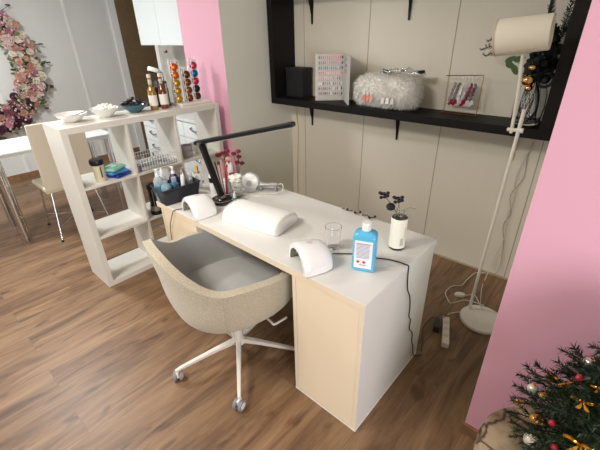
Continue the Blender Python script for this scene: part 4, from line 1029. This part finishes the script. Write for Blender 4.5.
for i in range(NF):
    a = -1.62+3.0*((i+.5)/NF); r_ = WR+[-.10, .005, .10, -.05, .055][i % 5]+random.uniform(-.02, .02)
    deg = math.degrees(a) % 360
    if 36 < deg < 120: key = random.choice(['plum', 'bright_pink', 'dusty', 'plum', 'bright_pink'])
    elif deg < 36 or deg > 322: key = random.choice(['cream', 'peach', 'blush', 'cream', 'rose_pink'])
    elif deg > 285: key = random.choice(['dusty', 'plum', 'rose_pink', 'plum', 'peach'])
    else: key = random.choice(['rose_pink', 'plum', 'dusty', 'blush'])
    nm = {'cream': 'cream_flower', 'plum': 'plum_flower'}.get(key, 'pink_flower')
    if key not in protos:
        o = flower_mesh(key, .047).build(nm, M('petal_'+key, petal[key], .7, var=.15, vscale=30), t, smooth=True); protos[key] = o
    else:
        o = protos[key].copy(); COL.objects.link(o)
    s_ = random.uniform(.65, 1.15)
    o.location = (.075+random.uniform(-.01, .03), r_*math.cos(a), r_*math.sin(a)); o.scale = (s_, s_, s_)
    o.rotation_euler = (random.uniform(0, 6), random.uniform(-.5, .5), random.uniform(-.5, .5))
for j, (hx, nm) in enumerate((('2f4a26', 'dark_leaves'), ('6a7a4a', 'pale_leaves'))):
    b = B()
    for i in range(170):
        a = random.uniform(-1.7, 1.5); r_ = WR+random.gauss(0, .085)
        r_ = max(WR-.16, min(WR+.16, r_))
        L = random.uniform(.02, .04)
        m = Matrix.Translation((-5.095+random.uniform(.05, .10), WCY+r_*math.cos(a), WCZ+r_*math.sin(a))) @ Matrix.Rotation(PI/2+random.uniform(-.6, .6), 4, 'Y') @ Matrix.Rotation(random.uniform(0, 6), 4, 'Z') @ Matrix.Rotation(random.uniform(-.5, .5), 4, 'X')
        b.prism([(L*math.cos(q_), L*.42*math.sin(q_)) for q_ in [k*PI/4 for k in range(8)]], -.001, .001, m)
    b.build(nm, M('wreath_leaf_'+hx, hx, .6), t, world=True)['kind'] = 'stuff'
b = B()
for i in range(520):
    a = random.uniform(-1.7, 1.5); r_ = WR+random.uniform(-.14, .14); 
    b.ball((-5.095+random.uniform(.06, .12), WCY+r_*math.cos(a), WCZ+r_*math.sin(a)), random.uniform(.008, .017), 6)
b.build('small_blossoms', M('tiny_blossom', 'd9b8b2', .8, var=.3, vscale=14), t, world=True, smooth=True, auto=False)['kind'] = 'stuff'
b = B()
for i in range(60):
    a = random.uniform(1.4, 4.7); r_ = WR+random.uniform(-.09, .09); rose(b, (-5.03, WCY+r_*math.cos(a), WCZ+r_*math.sin(a)), .045)
b.build('rose_cluster', M('petal_rose_pink'), t, world=True, smooth=True, auto=False)['kind'] = 'stuff'
for a in (.02, -.28, -.30, .75, .25, -.6):
    b = B(); r0 = WR+.10; r1 = WR+.24
    p0 = (-5.06, WCY+r0*math.cos(a), WCZ+r0*math.sin(a)); p1 = (-5.05, WCY+r1*math.cos(a-.03), WCZ+r1*math.sin(a-.03)); b.tube([p0, p1], .003, 5)
    for k in range(3): b.ball((p1[0], p1[1]-.015*k, p1[2]), .010, 7)
    b.build('sprig', M('wreath_sprig', '4a4438', .7), t, world=True, smooth=True)

# ------------------------------------------------------------------ stump and christmas tree
SX, SY, SR, SH = .655, .070, .22, .40
t = thing('stump_table', 'round pale stump with brown cracks standing against the pink wall', 'stump', (SX, SY, 0))
b = B(); nn_ = 64; rings = []
for rr2, z in ((1.0, 0), (1.01, .05), (1.0, .2), (1.0, SH-.03), (.985, SH-.01), (.95, SH), (.6, SH+.001), (.0, SH+.001)):
    if rr2 == 0: rings.append([b.bm.verts.new((0, 0, z))]); continue
    rings.append([b.bm.verts.new((SR*rr2*(1+.006*math.sin(3*a+1)+.005*math.sin(7*a))*math.cos(a), SR*rr2*(1+.006*math.sin(3*a+1)+.005*math.sin(7*a))*math.sin(a), z)) for a in [2*PI*k/nn_ for k in range(nn_)]])
for A, C_ in zip(rings, rings[1:]):
    for i in range(nn_):
        j = (i+1) % nn_
        if len(C_) == 1: b.f([A[i], A[j], C_[0]])
        else: b.f([A[i], A[j], C_[j], C_[i]])
b.f(rings[0][::-1])
b.build('stump_body', stump_material(), t, smooth=True)
TXX, TYY, TB = .765, .10, SH+.001
t = thing('christmas_tree', 'small dark green artificial christmas tree standing on the pale stump', 'christmas tree', (TXX, TYY, TB))
B().lathe([(0, 0), (.05, 0), (.06, .045), (.055, .05), (0, .048)], 24).build('pot', M('pot_brown', '6a4a34', .6), t, smooth=True)
B().cyl((0, 0, .045), (0, 0, .54), .012, .005, n=10).build('trunk', M('trunk_brown', '4a3624', .8), t, smooth=True)
NG = [M('pine_dark', '1d2b19', .6), M('pine_mid', '2c4026', .6), M('pine_grey_green', '4a5c42', .6)]
for lv in range(11):
    b = B(); z = .014+.050*lv; R = (.10, .165, .215, .225, .21, .19, .17, .145, .115, .08, .05)[lv]; nb = max(8, 17-lv)
    for k in range(nb):
        a = 2*PI*k/nb+lv*.7+random.uniform(-.1, .1); Rk = R*random.uniform(.85, 1.05)
        pts = [Vector((Rk*u*math.cos(a), Rk*u*math.sin(a), z+.05*u-.055*u*u*1.0)) for u in (0, .25, .5, .75, 1)]
        # keep off the pink wall
        for p in pts:
            if TYY+p.y > .295: p.y = .295-TYY
        b.mi = 0; b.tube(pts, .0022, 4)
        subs = [(pts, 0)]
        for u, sgn in ((1, 1), (1, -1), (2, 1), (2, -1), (3, 1), (3, -1), (4, .5), (4, -.5)):
            p = pts[u]; a2 = a+sgn*.75; L = Rk*.36
            q_ = [p, p+Vector((L*.5*math.cos(a2), L*.5*math.sin(a2), .004)), p+Vector((L*math.cos(a2), L*math.sin(a2), -.002))]
            b.tube(q_, .0015, 3); subs.append((q_, 1))
        for line, kind in subs:
            nd = 90 if kind == 0 else 56
            for _ in range(nd):
                u = random.random()*(len(line)-1); i = min(int(u), len(line)-2); p = line[i].lerp(line[i+1], u-i); d_ = (line[i+1]-line[i]).normalized()
                s_ = d_.orthogonal().normalized(); rr_ = random.uniform(0, 2*PI); q_ = (d_*.6+s_*math.cos(rr_)+d_.cross(s_)*math.sin(rr_)).normalized()
                e_ = p+q_*random.uniform(.014, .028); w_ = q_.cross(d_).normalized()*.0024
                if TYY+e_.y > .31: e_.y = .31-TYY
                b.mi = random.choice((0, 0, 1, 1, 2)); b.f([b.bm.verts.new(p-w_), b.bm.verts.new(p+w_), b.bm.verts.new(e_)])
    b.build('branch_tier', NG, t)
CAMP = Vector((.5112, -.8994, 1.5742))
ORN = []
def bow(label, p, s_, rz):
    t = thing('gold_bow', label, 'ornament', p, rz, 'gold bows on the tree')
    for sg in (-1, 1):
        b = B(); m = Matrix.Rotation(sg*.5, 4, 'Y')
        b.tube(spline([(0, 0, 0), (sg*s_*.6, -s_*.25, s_*.45), (sg*s_*1.1, 0, s_*.1), (sg*s_*.6, s_*.2, -s_*.25)], 5, closed=True), s_*.17, 6, closed=True)
        b.build('loop', GOLD, t, smooth=True)
        B().prism([(0, 0), (sg*s_*.7, -s_*.9), (sg*s_*.35, -s_*.95), (sg*s_*.15, -s_*.8)], -.001, .001, Matrix.Rotation(.5, 4, 'X')).build('ribbon_tail', GOLD, t)
    B().ball((0, 0, 0), s_*.25, 10).build('knot', GOLD, t, smooth=True, auto=False)
def bauble(label, p, r_, mat, grp='baubles on the tree'):
    t = thing('bauble', label, 'ornament', p, 0, grp)
    B().ball((0, 0, 0), r_, 18).build('ball', mat, t, smooth=True, auto=False)
    B().cyl((0, 0, r_*.9), (0, 0, r_*1.25), r_*.22, n=10).build('cap', GOLD, t, smooth=True)
WHB = M('pearl_white_bauble', 'e4dccb', .3, .3); SVB = M('silver_bauble', 'c9bcb8', .2, .8); RDB = M('red_berry', 'b02338', .3); AMB = M('amber_bauble', 'b9863c', .25, .6)
bow('small gold bow at the leftmost lower tip of the tree', (0.509, 0.115, 0.535), .016, .3)
bow('gold bow on the upper left side of the tree', (0.592, 0.082, 0.712), .020, .9)
bow('crumpled gold bow near the upper left edge of the tree', (0.565, 0.186, 0.624), .020, -.4)
bow('gold bow facing the camera in the upper middle of the tree', (0.63, 0.014, 0.742), .022, .2)
bow('large gold bow at the bottom of the picture on the tree', (0.652, -0.055, 0.674), .030, 0)
bow('gold bow at the right edge of the picture on the tree', (0.646, 0.038, 0.784), .014, .4)
bauble('pearl white bauble on the left edge branch of the tree', (0.531, 0.175, 0.552), .017, WHB)
bauble('pearl white bauble low on the tree above the stump', (0.566, -0.022, 0.562), .019, WHB)
bauble('amber bauble in the lower left of the tree', (0.558, 0.021, 0.598), .015, AMB)
bauble('dull brown bauble behind the left edge branch of the tree', (0.557, 0.08, 0.632), .013, AMB)
bauble('silver bauble at the top left of the tree', (0.624, 0.151, 0.758), .017, SVB)
bauble('red berry bauble in the middle of the tree', (0.592, -0.007, 0.645), .009, RDB, 'red berries on the tree')
bauble('red berry bauble in the upper tree beside the gold bow', (0.611, 0.085, 0.749), .009, RDB, 'red berries on the tree')
bauble('red berry bauble at the bottom of the tree', (0.614, -0.053, 0.617), .009, RDB, 'red berries on the tree')

# ------------------------------------------------------------------ camera
f_px = 364.5
cam = bpy.data.cameras.new('camera'); cam.sensor_width = 36; cam.lens = 36*f_px/600; cam.clip_start = .02
co = bpy.data.objects.new('camera', cam); COL.objects.link(co); SC.camera = co
pi_, ya, ro = math.radians(-27.666), math.radians(42.138), math.radians(-1.230)
fw = Vector((-math.sin(ya)*math.cos(pi_), math.cos(ya)*math.cos(pi_), math.sin(pi_)))
rt = Vector((math.cos(ya), math.sin(ya), 0)); up = rt.cross(fw)
r2 = math.cos(ro)*rt+math.sin(ro)*up; u2 = -math.sin(ro)*rt+math.cos(ro)*up
mw = Matrix((r2, u2, -fw)).transposed().to_4x4(); mw.translation = (.5112, -.8994, 1.5742)
co.matrix_world = mw

# ------------------------------------------------------------------ light
def area(name, loc, target, sx, sy, power, col):
    l = bpy.data.lights.new(name, 'AREA'); l.shape = 'RECTANGLE'; l.size = sx; l.size_y = sy; l.energy = power; l.color = col
    o = bpy.data.objects.new(name, l); COL.objects.link(o); o.location = loc
    o.rotation_euler = (Vector(target)-Vector(loc)).to_track_quat('-Z', 'Y').to_euler(); return o
area('window_daylight', (-4.3, -2.6, 1.55), (-1.6, .6, .7), 1.6, 1.7, 15, (.86, .94, 1))
area('window_daylight', (2.45, -1.3, 1.0), (.0, .2, .5), 1.6, 1.2, 66, (.95, .97, 1))
area('ceiling_light', (-1.2, -1.5, 2.5), (-1.1, -1.2, 0), .9, .5, 45, (1, .95, .87))
area('ceiling_light', (-3.35, -.55, 2.5), (-3.2, -.5, 0), .4, .3, 44, (.96, .99, 1))
wd = bpy.data.worlds.new('world'); SC.world = wd; wd.use_nodes = True
bg = wd.node_tree.nodes['Background']; bg.inputs[0].default_value = (.85, .92, 1, 1); bg.inputs[1].default_value = .5
SC.view_settings.view_transform = 'Standard'; SC.view_settings.look = 'None'; SC.view_settings.gamma = 1; SC.view_settings.exposure = .25
SC.view_settings.use_curve_mapping = False
